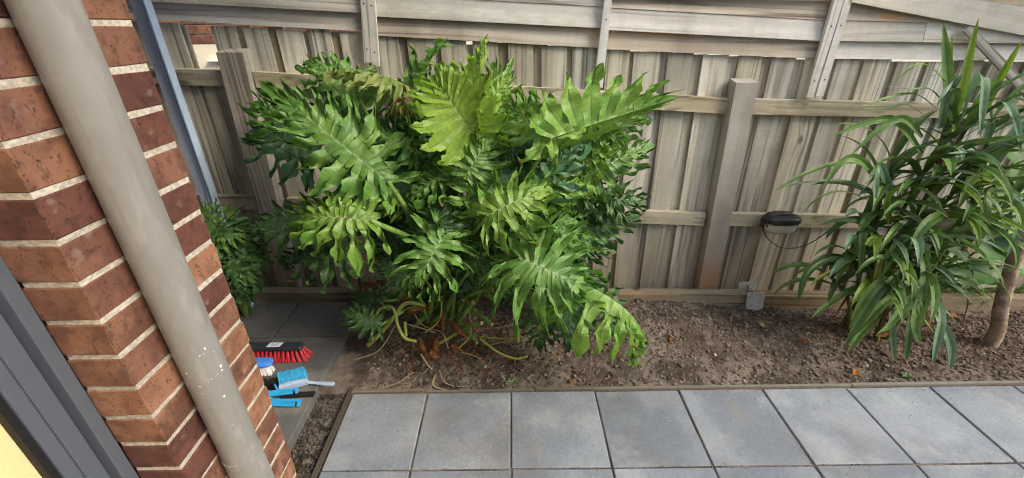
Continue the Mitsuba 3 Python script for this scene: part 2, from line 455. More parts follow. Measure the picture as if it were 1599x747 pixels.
scene['petiole_mat'] = {'type': 'principled', 'base_color': proc(stem_col), 'roughness': 0.4, 'specular': 0.4}
plain('root_mat', (0.22, 0.25, 0.055), 0.45, 0.4, vary=0.4)
plain('stub_mat', (0.50, 0.36, 0.19), 0.7, 0.3, vary=0.4, scale=60)
plain('trunk_mat', (0.085, 0.065, 0.045), 0.85, 0.2, vary=0.7, scale=40)
plain('twig_mat', (0.24, 0.18, 0.125), 0.8, 0.2, vary=0.6, scale=60)
plain('cane_mat', (0.10, 0.125, 0.045), 0.6, 0.3, vary=0.7, scale=40)


def tree_col(p, n, uv):
    t = fbm(p.x * 26, p.y * 26, p.z * 26, octaves=5)
    return mix((0.17, 0.125, 0.095), (0.33, 0.255, 0.20), smoothstep(0.3, 0.7, t))


scene['tree_bark'] = {'type': 'bumpmap', 'arbitrary': proc(lambda p, n, uv: fbm(p.x * 90, p.y * 90, p.z * 70, octaves=4), 0.001), 'scale': 0.004,
                      'bsdf': {'type': 'diffuse', 'reflectance': proc(tree_col)}}


# ------------------------------------------------------------------ ground, bed, paving
def soil_z(x, y):
    x, y = np.asarray(x, float), np.asarray(y, float)
    p = np.stack([x, y, 0 * x], -1)
    base = np.interp(x, [-1.2, -0.7, 0.3, 0.9, 1.5, 2.2, 3.4, 5], [-0.025, -0.012, -0.01, -0.008, -0.05, -0.085, -0.115, -0.13])
    back = np.clip((y - 1.55) / 0.6, 0, 1)
    z = base * (0.25 + 0.75 * back) - 0.006
    z = z + 0.030 * np.exp(-((x - 0.95) / 0.38) ** 2 - ((y - 2.12) / 0.2) ** 2) + 0.02 * np.exp(-((x + 0.42) / 0.35) ** 2 - ((y - 1.95) / 0.25) ** 2)
    z = z + 0.030 * (meshkit.fbm(p * 5.5, 4, 3) - 0.5) * (0.3 + back) + 0.018 * (meshkit.fbm(p * 28, 3, 9) - 0.5)
    return z


def grid(x0, x1, y0, y1, step, fn):
    xs, ys = np.arange(x0, x1 + step / 2, step), np.arange(y0, y1 + step / 2, step)
    X, Y = np.meshgrid(xs, ys)
    v = np.stack([X, Y, fn(X, Y)], -1).reshape(-1, 3)
    i, j = np.meshgrid(np.arange(len(ys) - 1), np.arange(len(xs) - 1), indexing='ij')
    k = i * len(xs) + j
    return v, np.stack([k, k + 1, k + len(xs) + 1, k + len(xs)], -1).reshape(-1, 4)


struct('ground', mikit.ply(grid(-60, 60, -60, 60, 12, lambda x, y: 0 * x - 0.16), 'soil_mat'), 'bare earth under and around the yard', 'ground')
struct('garden_bed', mikit.ply(grid(-2.6, 5.2, 1.515, 2.36, 0.0085, soil_z), 'soil_mat', smooth=True), 'brown bare soil bed between the grey pavers and the paling fence', 'soil bed')
struct('gravel_strip', mikit.ply(grid(-0.96, -0.79, -1.2, 1.62, 0.01, lambda x, y: -0.026 + 0.012 * (meshkit.fbm(np.stack([x, y, 0 * x], -1) * 40, 3, 4) - 0.5)), 'soil_mat', smooth=True),
       'narrow strip of dirt and gravel left of the paved patio', 'gravel strip')
struct('paving_base', mikit.ply(box(-0.775, 4.9, -2.2, 1.512, -0.06, -0.008), 'soil_mat'), 'sandy dirt in the joints of the patio pavers', 'sand')


def paver_mesh(x0, x1, y0, y1, z0, z1, rng):
    g = 0.0035
    m = cham(x0 + g + rng.uniform(0, .0015), x1 - g, y0 + g, y1 - g - rng.uniform(0, .0015), z0, z1, 0.0032, 0.0)
    v = m.vertices.copy()
    top = v[:, 2] > (z0 + z1) / 2
    v[top, 2] += rng.uniform(-.0016, .0016) + rng.uniform(-.004, .004) * (v[top, 0] - (x0 + x1) / 2) + rng.uniform(-.004, .004) * (v[top, 1] - (y0 + y1) / 2)
    a = rng.uniform(-.006, .006)
    c = np.array([(x0 + x1) / 2, (y0 + y1) / 2])
    d = v[:, :2] - c
    v[:, :2] = c + d @ np.array([[math.cos(a), math.sin(a)], [-math.sin(a), math.cos(a)]]) + [rng.uniform(-.001, .001), rng.uniform(-.001, .001)]
    return v, np.array(m.faces)


pv = 'patio_paving'
labels[pv] = {'label': 'bluish grey square concrete pavers in rows along the garden bed', 'category': 'paving', 'kind': 'structure'}
prng = random.Random(21)
PX = [-0.772, -0.415] + [-0.415 + 0.4 * i for i in range(1, 13)]
for r in range(9):
    y1 = 1.510 - 0.4 * r
    for i in range(len(PX) - 1):
        v, f = paver_mesh(PX[i], PX[i + 1], y1 - 0.4, y1, -0.04, 0.0, prng)
        k = prng.randrange(200)
        obj('paver', mikit.ply((v, f), 'paver_blue', uv=np.full((len(v), 2), k + 0.5)), pv)
pt = 'side_path'
labels[pt] = {'label': 'dark grey stone pavers of the side path behind the brick corner', 'category': 'path', 'kind': 'structure'}
for (y0, y1) in ((1.90, 2.235), (1.50, 1.90), (1.10, 1.50)):
    for x1 in (-0.935, -1.337, -1.739, -2.141):
        v, f = paver_mesh(x1 - 0.402, x1, y0, y1, -0.03, 0.03, prng)
        obj('paver', mikit.ply((v, f), 'paver_dark', uv=np.full((len(v), 2), prng.randrange(200) + 0.5)), pt)

for (x0, x1, dy, dz) in ((-0.79, -0.43, 0.004, 0.0), (-0.425, 0.10, -0.003, -0.004), (0.105, 1.62, 0.0, 0.002), (1.625, 2.55, 0.003, 0.004), (2.555, 4.9, 0.0, 0.0)):
    key = numbered('timber_edging')
    lab = {0: 'short weathered timber edging strip at the front left corner of the soil bed', 1: 'timber edging strip half buried in soil below the large lobed plant',
           2: 'long pale timber edging strip along the middle of the soil bed', 3: 'timber edging strip between soil and pavers below the strap leaved plant',
           4: 'timber edging strip running out of the right side of the picture'}[len([k for k in labels if k.startswith('timber_edging')])]
    solo('timber_edging', hexa([(x0, 1.514, -.06), (x1, 1.514, -.06), (x1, 1.527 + dy, -.06), (x0, 1.527 + dy, -.06), (x0, 1.514, .003 + dz), (x1, 1.514, .004 + dz), (x1, 1.527 + dy, .004 + dz), (x0, 1.527 + dy, .003 + dz)], 'wood_edging', (1, 0, 0)),
         lab, 'edging', 'timber edging strips of the bed')
solo('timber_edging', hexa([(-0.796, -1.2, -.06), (-0.778, -1.2, -.06), (-0.778, 1.54, -.06), (-0.795, 1.55, -.06), (-0.796, -1.2, .006), (-0.778, -1.2, .006), (-0.778, 1.54, .006), (-0.795, 1.55, .006)], 'wood_edging_dark', (0, 1, 0)),
     'timber edging strip between the gravel strip and the leftmost patio pavers', 'edging', 'timber edging strips of the bed')


def lumps(n, place, size, flat, rng, sub=0):
    """n irregular little stones or chips as one mesh."""
    base = trimesh.creation.icosphere(subdivisions=sub)
    bv, bf = np.array(base.vertices), np.array(base.faces)
    vs, fs = [], []
    for k in range(n):
        x, y, z = place(rng)
        s = size(rng)
        a, b, c = s * rng.uniform(.6, 1.4), s * rng.uniform(.5, 1.1), s * flat * rng.uniform(.6, 1.3)
        v = bv * (1 + rng.uniform(-.28, .28, (len(bv), 1))) * [a, b, c]
        ang, tilt, az = rng.uniform(0, 6.28), rng.normal(0, .35), rng.uniform(0, 6.28)
        R = trimesh.transformations.euler_matrix(tilt * math.cos(az), tilt * math.sin(az), ang)[:3, :3]
        vs.append(v @ R.T + [x, y, z + c * .4])
        fs.append(bf + k * len(bv))
    return np.vstack(vs), np.vstack(fs)


def on_bed(x0, x1, y0, y1, cx=None, sx=None, cy=None, sy=None):
    def pl(r):
        while True:
            x = r.uniform(x0, x1) if cx is None else r.normal(cx, sx)
            y = r.uniform(y0, y1) if cy is None else r.normal(cy, sy)
            if x0 <= x <= x1 and y0 <= y <= y1:
                return x, y, float(soil_z(x, y))
    return pl


struct('soil_clods', mikit.ply(lumps(11000, on_bed(-0.75, 3.6, 1.54, 2.24), lambda r: 0.0025 + 0.0085 * r.random() ** 4 + (r.random() < .03) * .007, .8, np.random.default_rng(1)), 'clod_mat'),
       'small clods of brown soil scattered over the bed', 'soil clods', 'stuff')
bk = [lumps(1300, on_bed(-0.75, 0.6, 1.56, 2.24, -.3, .35, 1.88, .2), lambda r: 0.005 + .011 * r.random() ** 2, .25, np.random.default_rng(2)),
      lumps(5200, on_bed(1.2, 3.8, 1.55, 2.24, 2.5, .5, 1.92, .22), lambda r: 0.005 + .010 * r.random() ** 2, .3, np.random.default_rng(3)),
      lumps(1900, on_bed(0.4, 1.9, 1.56, 2.24, 1.15, .45, 2.02, .16), lambda r: 0.004 + .007 * r.random() ** 2, .3, np.random.default_rng(4))]
struct('bark_mulch', mikit.ply(cat([trimesh.Trimesh(*b, process=False) for b in bk]), 'bark_mat'), 'dark brown bark mulch chips on the soil around the plants', 'mulch', 'stuff')
struct('pebbles', mikit.ply(lumps(520, on_bed(-0.75, 3.6, 1.55, 2.24), lambda r: 0.0025 + .0065 * r.random() ** 3, .7, np.random.default_rng(6), 1), 'stone_mat', smooth=True), 'pale pebbles scattered in the soil bed', 'pebbles', 'stuff')
tw_ = []
trg = np.random.default_rng(55)
for k in range(170):
    x_, y_ = trg.uniform(-.7, 3.4), trg.uniform(1.56, 2.22)
    a_, l_ = trg.uniform(0, 6.28), trg.uniform(.012, .055)
    ps = [(x_ + l_ * g * math.cos(a_ + .5 * g), y_ + l_ * g * math.sin(a_ + .5 * g)) for g in (0, .5, 1)]
    tw_.append(tube([(q[0], q[1], float(soil_z(q[0], q[1])) + .004) for q in ps], trg.uniform(.0010, .0022), 5))
struct('twigs', mikit.ply(cat(tw_), 'twig_mat'), 'thin dry twigs scattered on the soil bed', 'twigs', 'stuff')
struct('gravel', mikit.ply(lumps(1500, lambda r: (r.uniform(-0.935, -0.80), r.uniform(0.7, 1.62), -0.02), lambda r: 0.004 + .006 * r.random() ** 2, .6, np.random.default_rng(7)), 'gravel_mat'),
       'grey brown gravel filling the strip beside the side path', 'gravel', 'stuff')

dv = []
for k in range(5):
    dv.append(lumps(420, lambda r: (r.uniform(-.7, 3.6), 1.510 - .4 * (k % 2) + r.normal(0, .006) - .003, -.004 + abs(r.normal(0, .002))), lambda r: .0015 + .003 * r.random() ** 3, .6, np.random.default_rng(40 + k)) if k < 2 else
              lumps(130, lambda r: (-.415 + .4 * r.integers(0, 10) + r.normal(0, .004), r.uniform(.7, 1.5), -.004), lambda r: .0015 + .0028 * r.random() ** 3, .6, np.random.default_rng(40 + k)) if k < 4 else
              lumps(260, lambda r: (r.uniform(-.7, 3.4), 1.51 - abs(r.normal(0, .16)), .0008), lambda r: .0010 + .0022 * r.random() ** 4, .6, np.random.default_rng(40 + k)))
struct('joint_dirt', mikit.ply(cat([trimesh.Trimesh(*b, process=False) for b in dv]), 'clod_mat'), 'crumbs of dirt in the joints and on the edges of the grey pavers', 'dirt', 'stuff')

# ------------------------------------------------------------------ the house corner
hs = thing('brick_house', 'brown brick house corner with charcoal sliding door at the far left', 'house')
BZ = 0.0362
brng = random.Random(4)
kinds = ['brick_orange', 'brick_red', 'brick_burgundy', 'brick_brown']
for k in range(-1, 28):
    z0, z1 = BZ + 0.086 * k + 0.0063, BZ + 0.086 * (k + 1) - 0.0063
    if k == -1:
        z0 = -0.1
    split = [(0.670, 0.906), (0.916, 1.021)] if k % 2 else [(0.670, 0.782), (0.792, 1.021)]
    for (y0, y1) in split:
        w = kinds[brng.choices(range(4), [3, 4, 2, 3])[0]]
        d = brng.uniform(-.0015, .0015)
        m = cham(-0.903, -0.793 + d, y0, y1, z0, z1, 0.0022, 0.0012, brng)
        obj('brick', mikit.ply(m, w), hs)
obj('mortar', mikit.ply(box(-0.900, -0.7958, 0.6728, 1.0182, -0.1, 2.46), 'mortar_mat'), hs)
obj('end_wall', mikit.ply(box(-5.2, -0.9035, 0.75, 1.02, -0.16, 2.46), 'far_brickwork'), hs)
obj('side_wall', mikit.ply(box(-5.2, -0.903, -2.399, -1.55, -0.16, 2.46), 'far_brickwork'), hs)
obj('added_back_wall', mikit.ply(box(-5.2, 4.2, -2.7, -2.4, -0.16, 2.46), 'far_brickwork'), hs)  # unseen wall added behind the camera to keep the pier front dark
obj('added_upper_wall', mikit.ply(box(-5.2, -0.905, -2.39, 1.018, 2.505, 5.2), 'far_brickwork'), hs)  # unseen upper storey, added to block sky light over the left side
obj('lintel', mikit.ply(box(-1.05, -0.90, -1.55, 0.667, 2.12, 2.46), 'far_brickwork'), hs)
rf = obj('widened_roof', mikit.ply(cat([box(-5.6, -0.24, -1.95, 1.90, 2.46, 2.50), box(-5.6, 4.2, -3.0, -1.951, 2.46, 2.50)]), 'soffit_mat'), hs)  # eave implied by the downpipe; widened with its gutter, rear slab added, for shade
obj('gutter', mikit.ply(cat([box(-0.24, -0.13, -1.95, 2.01, 2.42, 2.54), box(-5.6, -0.2405, 1.90, 2.01, 2.42, 2.54), box(-0.129, 4.2, -1.95, -1.84, 2.42, 2.54)]), 'charcoal_metal'), rf)
dk = obj('door', mikit.ply(cat([cham(-0.990, -0.899, 0.640, 0.668, -.02, 2.118, 0.002), box(-0.990, -0.945, 0.628, 0.640, -.02, 2.118)]), 'charcoal_metal'), hs, 'charcoal aluminium sliding door frame with cream blind')
obj('stile', mikit.ply(cat([cham(-0.962, -0.916, 0.598, 0.633, -.02, 2.10, 0.002), cham(-0.962, -0.921, 0.572, 0.5985, -.02, 2.10, 0.002)]), 'charcoal_metal'), dk)
obj('gasket', mikit.ply(box(-0.955, -0.927, 0.5575, 0.5715, -.02, 2.10), 'black_rubber'), dk)
obj('pane', mikit.ply((np.array([(-0.936, -1.5, 0), (-0.936, 0.557, 0), (-0.936, 0.557, 2.1), (-0.936, -1.5, 2.1)]), np.array([[0, 1, 2, 3]])), 'glass_mat'), dk)
obj('blind', mikit.ply(box(-0.950, -0.944, -1.5, 0.5574, 0, 2.1), 'cream_blind'), dk)
obj('sill', mikit.ply(box(-1.05, -0.86, -1.55, 0.668, -.12, -.021), 'charcoal_metal'), dk)

# ------------------------------------------------------------------ downpipe
dp = thing('downpipe', 'round taupe drain downpipe fixed to the brick corner with white paint flecks', 'downpipe')
PCX, PCY, PR = -0.7445, 0.790, 0.0455
obj('pipe', mikit.ply(tube([(PCX, PCY, z) for z in (0.50, 1.0, 1.6, 2.42)], PR, 64), 'pipe_mat', smooth=40), dp)
obj('coupling', mikit.ply(tube([(PCX, PCY, z) for z in (-.1, 0.05, .3, .535, .5351, 0.5425, 0.5426)], [PR * 1.035] * 3 + [PR * 1.035, PR * 1.05, PR * 1.05, PR * 1.0], 64), 'pipe_mat', smooth=30), dp)
frng = np.random.default_rng(8)
fl = []
cam0 = np.array([0, 0, HEIGHT])
for (q, s, e) in (((-0.693, 0.755, 0.929), 4, 3), ((-0.711, 0.755, 0.909), 3, 1.3), ((-0.701, 0.755, 0.914), 2, 2), ((-0.673, 0.755, 0.878), 6, 2.4), ((-0.674, 0.755, 0.866), 4, 2), ((-0.708, 0.755, 0.839), 2.5, 1.3), ((-0.721, 0.755, 0.835), 2, 1.2), ((-0.743, 0.755, 0.815), 3, 1.5), ((-0.76, 0.755, 0.856), 4, 1.4),
                  ((-0.695, 0.755, 0.783), 4, 3), ((-0.707, 0.755, 0.684), 3, 2.2), ((-0.695, 0.755, 0.847), 2.2, 1.2), ((-0.745, 0.755, 0.794), 2, 1.4), ((-0.677, 0.755, 0.921), 2, 1), ((-0.718, 0.755, 0.827), 1.6, 1), ((-0.757, 0.755, 0.844), 1.6, 1.6), ((-0.688, 0.755, 0.854), 1.5, 1)):
    q = np.array(q)
    d = unit(q - cam0)                       # to the pipe's surface along the sight line of the reference point
    a = d[0] ** 2 + d[1] ** 2
    b = 2 * ((cam0[0] - PCX) * d[0] + (cam0[1] - PCY) * d[1])
    c = (cam0[0] - PCX) ** 2 + (cam0[1] - PCY) ** 2 - (PR + .0003) ** 2
    disc = b * b - 4 * a * c
    if disc <= 0:
        continue
    hit = cam0 + d * (-b - math.sqrt(disc)) / (2 * a)
    n = unit([hit[0] - PCX, hit[1] - PCY, 0])
    t = np.cross([0, 0, 1], n)
    ang = np.linspace(0, 2 * np.pi, 12, endpoint=False)
    r = 0.00054 * s * (1 + frng.uniform(-.35, .35, 12))
    ring = hit + np.outer(r * np.cos(ang), t) + np.outer(r * np.sin(ang) * (.6 + .3 * e), [0, 0, 1])
    ring = ring - n * ((ring - hit) @ t)[:, None] ** 2 / (2 * PR)
    v = np.vstack([ring, hit + n * .0006])
    fl.append(trimesh.Trimesh(v, [[i, (i + 1) % 12, 12] for i in range(12)], process=False))
obj('paint_flecks', mikit.ply(cat(fl), {'type': 'twosided', 'bsdf': {'type': 'ref', 'id': 'white_paint'}}), dp, kind='stuff')

# ------------------------------------------------------------------ steel post at the end of the fence
sp = thing('steel_post', 'pale blue grey steel channel post between the brick corner and the fence', 'post')
obj('web', mikit.ply(cham(-1.70, -1.606, 2.205, 2.212, -.1, 1.95, .001), 'steel_blue'), sp)
obj('lip', mikit.ply(cham(-1.612, -1.604, 2.165, 2.205, -.1, 1.95, .001), 'steel_blue'), sp)
obj('lip', mikit.ply(cham(-1.648, -1.641, 2.190, 2.205, -.1, 1.95, .001), 'steel_blue'), sp)

# ------------------------------------------------------------------ paling fence
fn_ = thing('paling_fence', 'weathered grey timber paling fence with rails and posts across the whole garden', 'fence')
frg = random.Random(3)


def top_z(x):
    return float(np.interp(x, [-2.8, -1.78, -.75, -.5, .45, .51, 1.58, 2.68, 5], [1.66, 1.60, 1.545, 1.518, 1.462, 1.455, 1.392, 1.364, 1.31]))


def rail_z(x):
    return float(np.interp(x, [-2.8, -1.756, -1.32, -.02, .863, 1.369, 2.746, 5], [1.445, 1.390, 1.368, 1.270, 1.215, 1.197, 1.153, 1.08]))


def low_rail_z(x):
    return float(np.interp(x, [-2.8, -1.756, -1.49, .714, 1.176, 1.93, 5], [0.76, .706, .683, .563, .543, .517, .42]))


edges = [(-1.628, .130, True)]
x = -1.628 + .130 + .012
while x < 5.0:
    w = .126 + frg.uniform(-.014, .014)
    edges.append((x, w, False))
    x += w + frg.uniform(.024, .056)
x = -1.628 - .012
while x > -2.9:
    w = .126 + frg.uniform(-.014, .014)
    edges.insert(0, (x - w, w, False))
    x -= w + frg.uniform(.024, .056)
LEAN = 0.012
for i, (x, w, hole) in enumerate(edges):
    t = top_z(x + w / 2) + frg.uniform(-.007, .007)
    if hole:
        t = rail_z(x) - .02
    d = frg.uniform(-.0025, .0025)
    l = LEAN + frg.uniform(-.004, .004)
    ws = w
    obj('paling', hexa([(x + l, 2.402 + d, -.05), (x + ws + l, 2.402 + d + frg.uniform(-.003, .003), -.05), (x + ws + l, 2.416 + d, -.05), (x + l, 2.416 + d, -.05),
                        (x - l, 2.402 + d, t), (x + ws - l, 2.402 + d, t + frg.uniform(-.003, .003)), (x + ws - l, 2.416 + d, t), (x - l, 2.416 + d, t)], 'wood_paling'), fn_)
    if i + 1 < len(edges) and not hole:
        nx = edges[i + 1][0]
        if abs(nx + 1.628) < .02:
            x1b = nx + .004
        else:
            x1b = nx + .03
        x0b = x + w - .025
        t = top_z(nx) + frg.uniform(-.010, .008) - (.02 if frg.random() < .12 else 0)
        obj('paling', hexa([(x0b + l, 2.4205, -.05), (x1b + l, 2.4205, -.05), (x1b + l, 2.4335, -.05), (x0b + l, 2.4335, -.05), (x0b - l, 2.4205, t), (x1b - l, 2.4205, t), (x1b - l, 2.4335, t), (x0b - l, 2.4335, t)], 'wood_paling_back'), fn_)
    elif hole:
        x0b, x1b = x + w - .03, edges[i + 1][0] + .03
        t = rail_z(x) - .03
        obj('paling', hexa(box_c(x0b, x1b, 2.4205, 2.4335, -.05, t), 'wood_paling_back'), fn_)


def rail(x0, x1, zf, h):
    a, b = zf(x0), zf(x1)
    obj('rail', hexa([(x0, 2.36, a - h), (x0, 2.400, a - h), (x0, 2.400, a), (x0, 2.36, a), (x1, 2.36, b - h), (x1, 2.400, b - h), (x1, 2.400, b), (x1, 2.36, b)], 'wood_rail', (1, 0, -.06)), fn_)


for x0, x1 in ((-2.9, -1.44), (-1.32, 1.165), (1.29, 5.0)):
    rail(x0, x1, rail_z, .078)
    rail(x0, x1, low_rail_z, .080)


def post(x0b, x1b, x0t, x1t, z, label=None):
    y0, y1 = 2.318, 2.398
    s = .010
    obj('post', hexa([(x0b, y0, -.2), (x1b, y0, -.2), (x1b, y1, -.2), (x0b, y1, -.2), (x0t, y0, z - s), (x1t, y0, z - s), (x1t, y1, z + .004), (x0t, y1, z + .004)], 'wood_post'), fn_, label)


post(-1.505, -1.392, -1.452, -1.320, 1.472)
post(1.204, 1.318, 1.160, 1.274, 1.298)
post(3.78, 3.90, 3.76, 3.88, 1.20)
post(-2.72, -2.61, -2.70, -2.59, 1.55)

# ------------------------------------------------------------------ fence extension of lapped boards
ex = thing('fence_extension', 'grey horizontal lapped boards with battens raising the top of the paling fence', 'fence extension')


def lap(tl, tr, bl, br, mat, over=.012, out=0.0):
    """One board given by the four corners of its face as (x, z)."""
    yb, yt, th = 2.384 - out, 2.404 - out, .014
    c = [(bl[0], yb, bl[1]), (bl[0], yb + th, bl[1]), (tl[0], yt + th, tl[1] + over), (tl[0], yt, tl[1] + over),
         (br[0], yb, br[1]), (br[0], yb + th, br[1]), (tr[0], yt + th, tr[1] + over), (tr[0], yt, tr[1] + over)]
    obj('board', hexa(c, mat, (br[0] - bl[0], 0, br[1] - bl[1])), ex)


def line(p, q):
    return lambda x: p[1] + (q[1] - p[1]) * (x - p[0]) / (q[0] - p[0])


def xz(p):
    return (p[0], p[2])


# board edges as lines of (x, z) along the fence, bay by bay
b1a, b2a = line(xz((-1.779, 2.39, 1.692)), xz((-0.736, 2.39, 1.63))), line(xz((-1.779, 2.39, 1.614)), xz((-0.738, 2.39, 1.548)))
b1b, b2b = line(xz((-0.651, 2.39, 1.612)), xz((0.457, 2.39, 1.548))), line(xz((-0.661, 2.39, 1.527)), xz((0.448, 2.39, 1.458)))
b0b = line(xz((-0.061, 2.39, 1.675)), xz((0.459, 2.39, 1.643)))
b0c, b1c, b2c = line(xz((0.51, 2.39, 1.637)), xz((1.588, 2.39, 1.57))), line(xz((0.5, 2.39, 1.539)), xz((1.578, 2.39, 1.477))), line(xz((0.495, 2.39, 1.451)), xz((1.575, 2.39, 1.393)))
bmc = line(xz((1.13, 2.39, 1.663)), xz((1.592, 2.39, 1.653)))
b0d, b1d, b2d = line(xz((1.677, 2.39, 1.569)), xz((2.144, 2.39, 1.552))), line(xz((1.676, 2.39, 1.476)), xz((2.625, 2.39, 1.453))), line(xz((1.677, 2.39, 1.392)), xz((2.668, 2.39, 1.371)))
dgb, dgt = line(xz((1.667, 2.37, 1.645)), xz((2.584, 2.37, 1.489))), line(xz((2.167, 2.37, 1.652)), xz((2.524, 2.37, 1.604)))


def strip(x0, x1, top, bot, mat, out=0.0, over=.012):
    lap((x0, top(x0)), (x1, top(x1)), (x0, bot(x0)), (x1, bot(x1)), mat, over, out)


def up(fn, d):
    return lambda x: fn(x) + d


strip(-2.9, -.68, b1a, b2a, 'wood_grey')
strip(-2.9, -.68, up(b1a, .125), b1a, 'wood_grey', .012)
strip(-2.9, -.68, up(b1a, .25), up(b1a, .125), 'wood_grey', .024)
strip(-.675, .475, b1b, b2b, 'wood_brown')
strip(-.675, .475, b0b, b1b, 'wood_grey', .012)
strip(-.675, .475, up(b0b, .13), b0b, 'wood_grey', .000)
strip(-.675, .475, up(b0b, .26), up(b0b, .13), 'wood_grey', .012)
strip(.48, 1.638, b1c, b2c, 'wood_brown')
strip(.48, 1.638, b0c, b1c, 'wood_grey', .012)
strip(.48, 1.638, bmc, b0c, 'wood_brown', .000)
strip(.48, 1.638, up(bmc, .13), bmc, 'wood_grey', .012)
strip(.48, 1.638, up(bmc, .26), up(bmc, .13), 'wood_grey', .020)
strip(1.644, 4.6, b1d, b2d, 'wood_grey')
strip(1.644, 2.085, b0d, b1d, 'wood_grey', .012)
strip(2.09, 4.6, b0d, b1d, 'wood_grey', .010)
strip(1.644, 2.70, up(b0d, .125), b0d, 'wood_brown', .000)
strip(1.644, 3.6, dgt, dgb, 'wood_grey', .030)


NAILS = []


def batten(bl, br, tl, tr, zt, mat='wood_grey', y0=2.352):
    """bl, br, tl, tr: points of its face; the upper end goes on to height zt."""
    bl, br, tl, tr = (np.array(p) for p in (bl, br, tl, tr))
    k = (zt - bl[2]) / (tl[2] - bl[2])
    tl, tr = bl + (tl - bl) * k, br + (tr - br) * k
    y1 = y0 + .019
    obj('batten', hexa([(bl[0], y0, bl[2]), (br[0], y0, br[2]), (br[0], y1, br[2]), (bl[0], y1, bl[2]), (tl[0], y0, tl[2]), (tr[0], y0, tr[2]), (tr[0], y1, tr[2]), (tl[0], y1, tl[2])], mat, tl - bl), ex)
    ns = []
    for g in (.12, .5, .86):
        c = (bl + br) / 2 + ((tl + tr) / 2 - (bl + br) / 2) * g
        ns.append(tube([(c[0], y0 - .0012, c[2]), (c[0], y0 + .003, c[2])], .0038, 8))
    NAILS.extend(ns)


batten((-0.736, 2.352, 1.405), (-0.701, 2.352, 1.405), (-0.712, 2.352, 1.683), (-0.679, 2.352, 1.683), 1.93)
batten((-0.702, 2.352, 1.387), (-0.665, 2.352, 1.386), (-0.677, 2.352, 1.683), (-0.642, 2.352, 1.683), 1.93)
batten((0.436, 2.352, 1.27), (0.483, 2.352, 1.27), (0.459, 2.352, 1.67), (0.495, 2.352, 1.67), 1.90)
batten((1.563, 2.352, 1.208), (1.6, 2.352, 1.208), (1.565, 2.352, 1.658), (1.612, 2.352, 1.657), 1.88)
batten((1.612, 2.352, 1.214), (1.652, 2.352, 1.214), (1.616, 2.352, 1.657), (1.652, 2.352, 1.657), 1.88)
obj('nails', mikit.ply(cat(NAILS), 'nail_mat'), ex, kind='stuff')
q = [(2.245, 2.34, 1.514), (2.274, 2.34, 1.534), (2.868, 2.34, 1.152), (2.865, 2.34, 1.095)]
obj('brace', hexa([(q[0][0], 2.338, q[0][2]), (q[1][0], 2.338, q[1][2]), (q[1][0], 2.356, q[1][2]), (q[0][0], 2.356, q[0][2]),
                   (q[3][0], 2.338, q[3][2]), (q[2][0], 2.338, q[2][2]), (q[2][0], 2.356, q[2][2]), (q[3][0], 2.356, q[3][2])], 'wood_post', np.array(q[3]) - np.array(q[0])), ex, 'dark diagonal timber brace')

# ------------------------------------------------------------------ sleepers and bracket under the fence
solo('timber_sleeper', hexa([(-2.6, 2.24, -.15), (-2.6, 2.30, -.15), (-2.6, 2.30, .125), (-2.6, 2.24, .12), (1.478, 2.24, -.15), (1.478, 2.30, -.15), (1.478, 2.30, .040), (1.478, 2.24, .036)], 'wood_sleeper', (1, 0, -.02)),
     'long treated timber sleeper under the fence left of the galvanised bracket', 'sleeper', 'timber sleepers under the fence')
solo('timber_sleeper', hexa([(1.50, 2.24, -.2), (1.50, 2.30, -.2), (1.50, 2.30, .032), (1.50, 2.24, .030), (5.0, 2.24, -.25), (5.0, 2.30, -.25), (5.0, 2.30, -.075), (5.0, 2.24, -.078)], 'wood_sleeper', (1, 0, -.03)),
     'timber sleeper under the fence right of the galvanised bracket', 'sleeper', 'timber sleepers under the fence')
def skew(x0, x1, y0, y1, z0, z1, lean):
    c = np.array(box_c(x0, x1, y0, y1, z0, z1))
    c[:4, 0] += lean
    return trimesh.convex.convex_hull(c)


bm = cat([skew(1.452, 1.562, 2.212, 2.217, -.22, .070, .03), skew(1.500, 1.505, 2.2172, 2.3052, -.22, .068, .03), skew(1.440, 1.556, 2.3055, 2.3105, -.22, .088, .03)])
solo('steel_bracket', mikit.ply(bm, 'galv_mat'), 'galvanised steel H bracket standing in the soil between the two timber sleepers', 'bracket')

# ------------------------------------------------------------------ bulkhead light
lt = thing('bulkhead_light', 'black oval bulkhead garden light with cream lens on the lower fence rail', 'light')
LX, LZ = 1.588, .492


def oval(sx, sy, sz, cx, cy, cz, p=3.0, n=40, m=20):
    th, ph = np.meshgrid(np.linspace(0, 2 * np.pi, n, endpoint=False), np.linspace(-np.pi / 2, np.pi / 2, m), indexing='ij')
    s = lambda a: np.sign(np.cos(a)) * np.abs(np.cos(a)) ** (2 / p)
    r = lambda a: np.sign(np.sin(a)) * np.abs(np.sin(a)) ** (2 / p)
    v = np.stack([cx + sx * s(ph) * s(th), cy + sy * r(ph), cz + sz * s(ph) * r(th)], -1).reshape(-1, 3)
    f = []
    for i in range(n):
        for j in range(m - 1):
            a, b = i * m + j, ((i + 1) % n) * m + j
            f.append([a, a + 1, b + 1, b])
    return trimesh.Trimesh(*meshkit.arrays((v, np.array(f)))[:2], process=False)


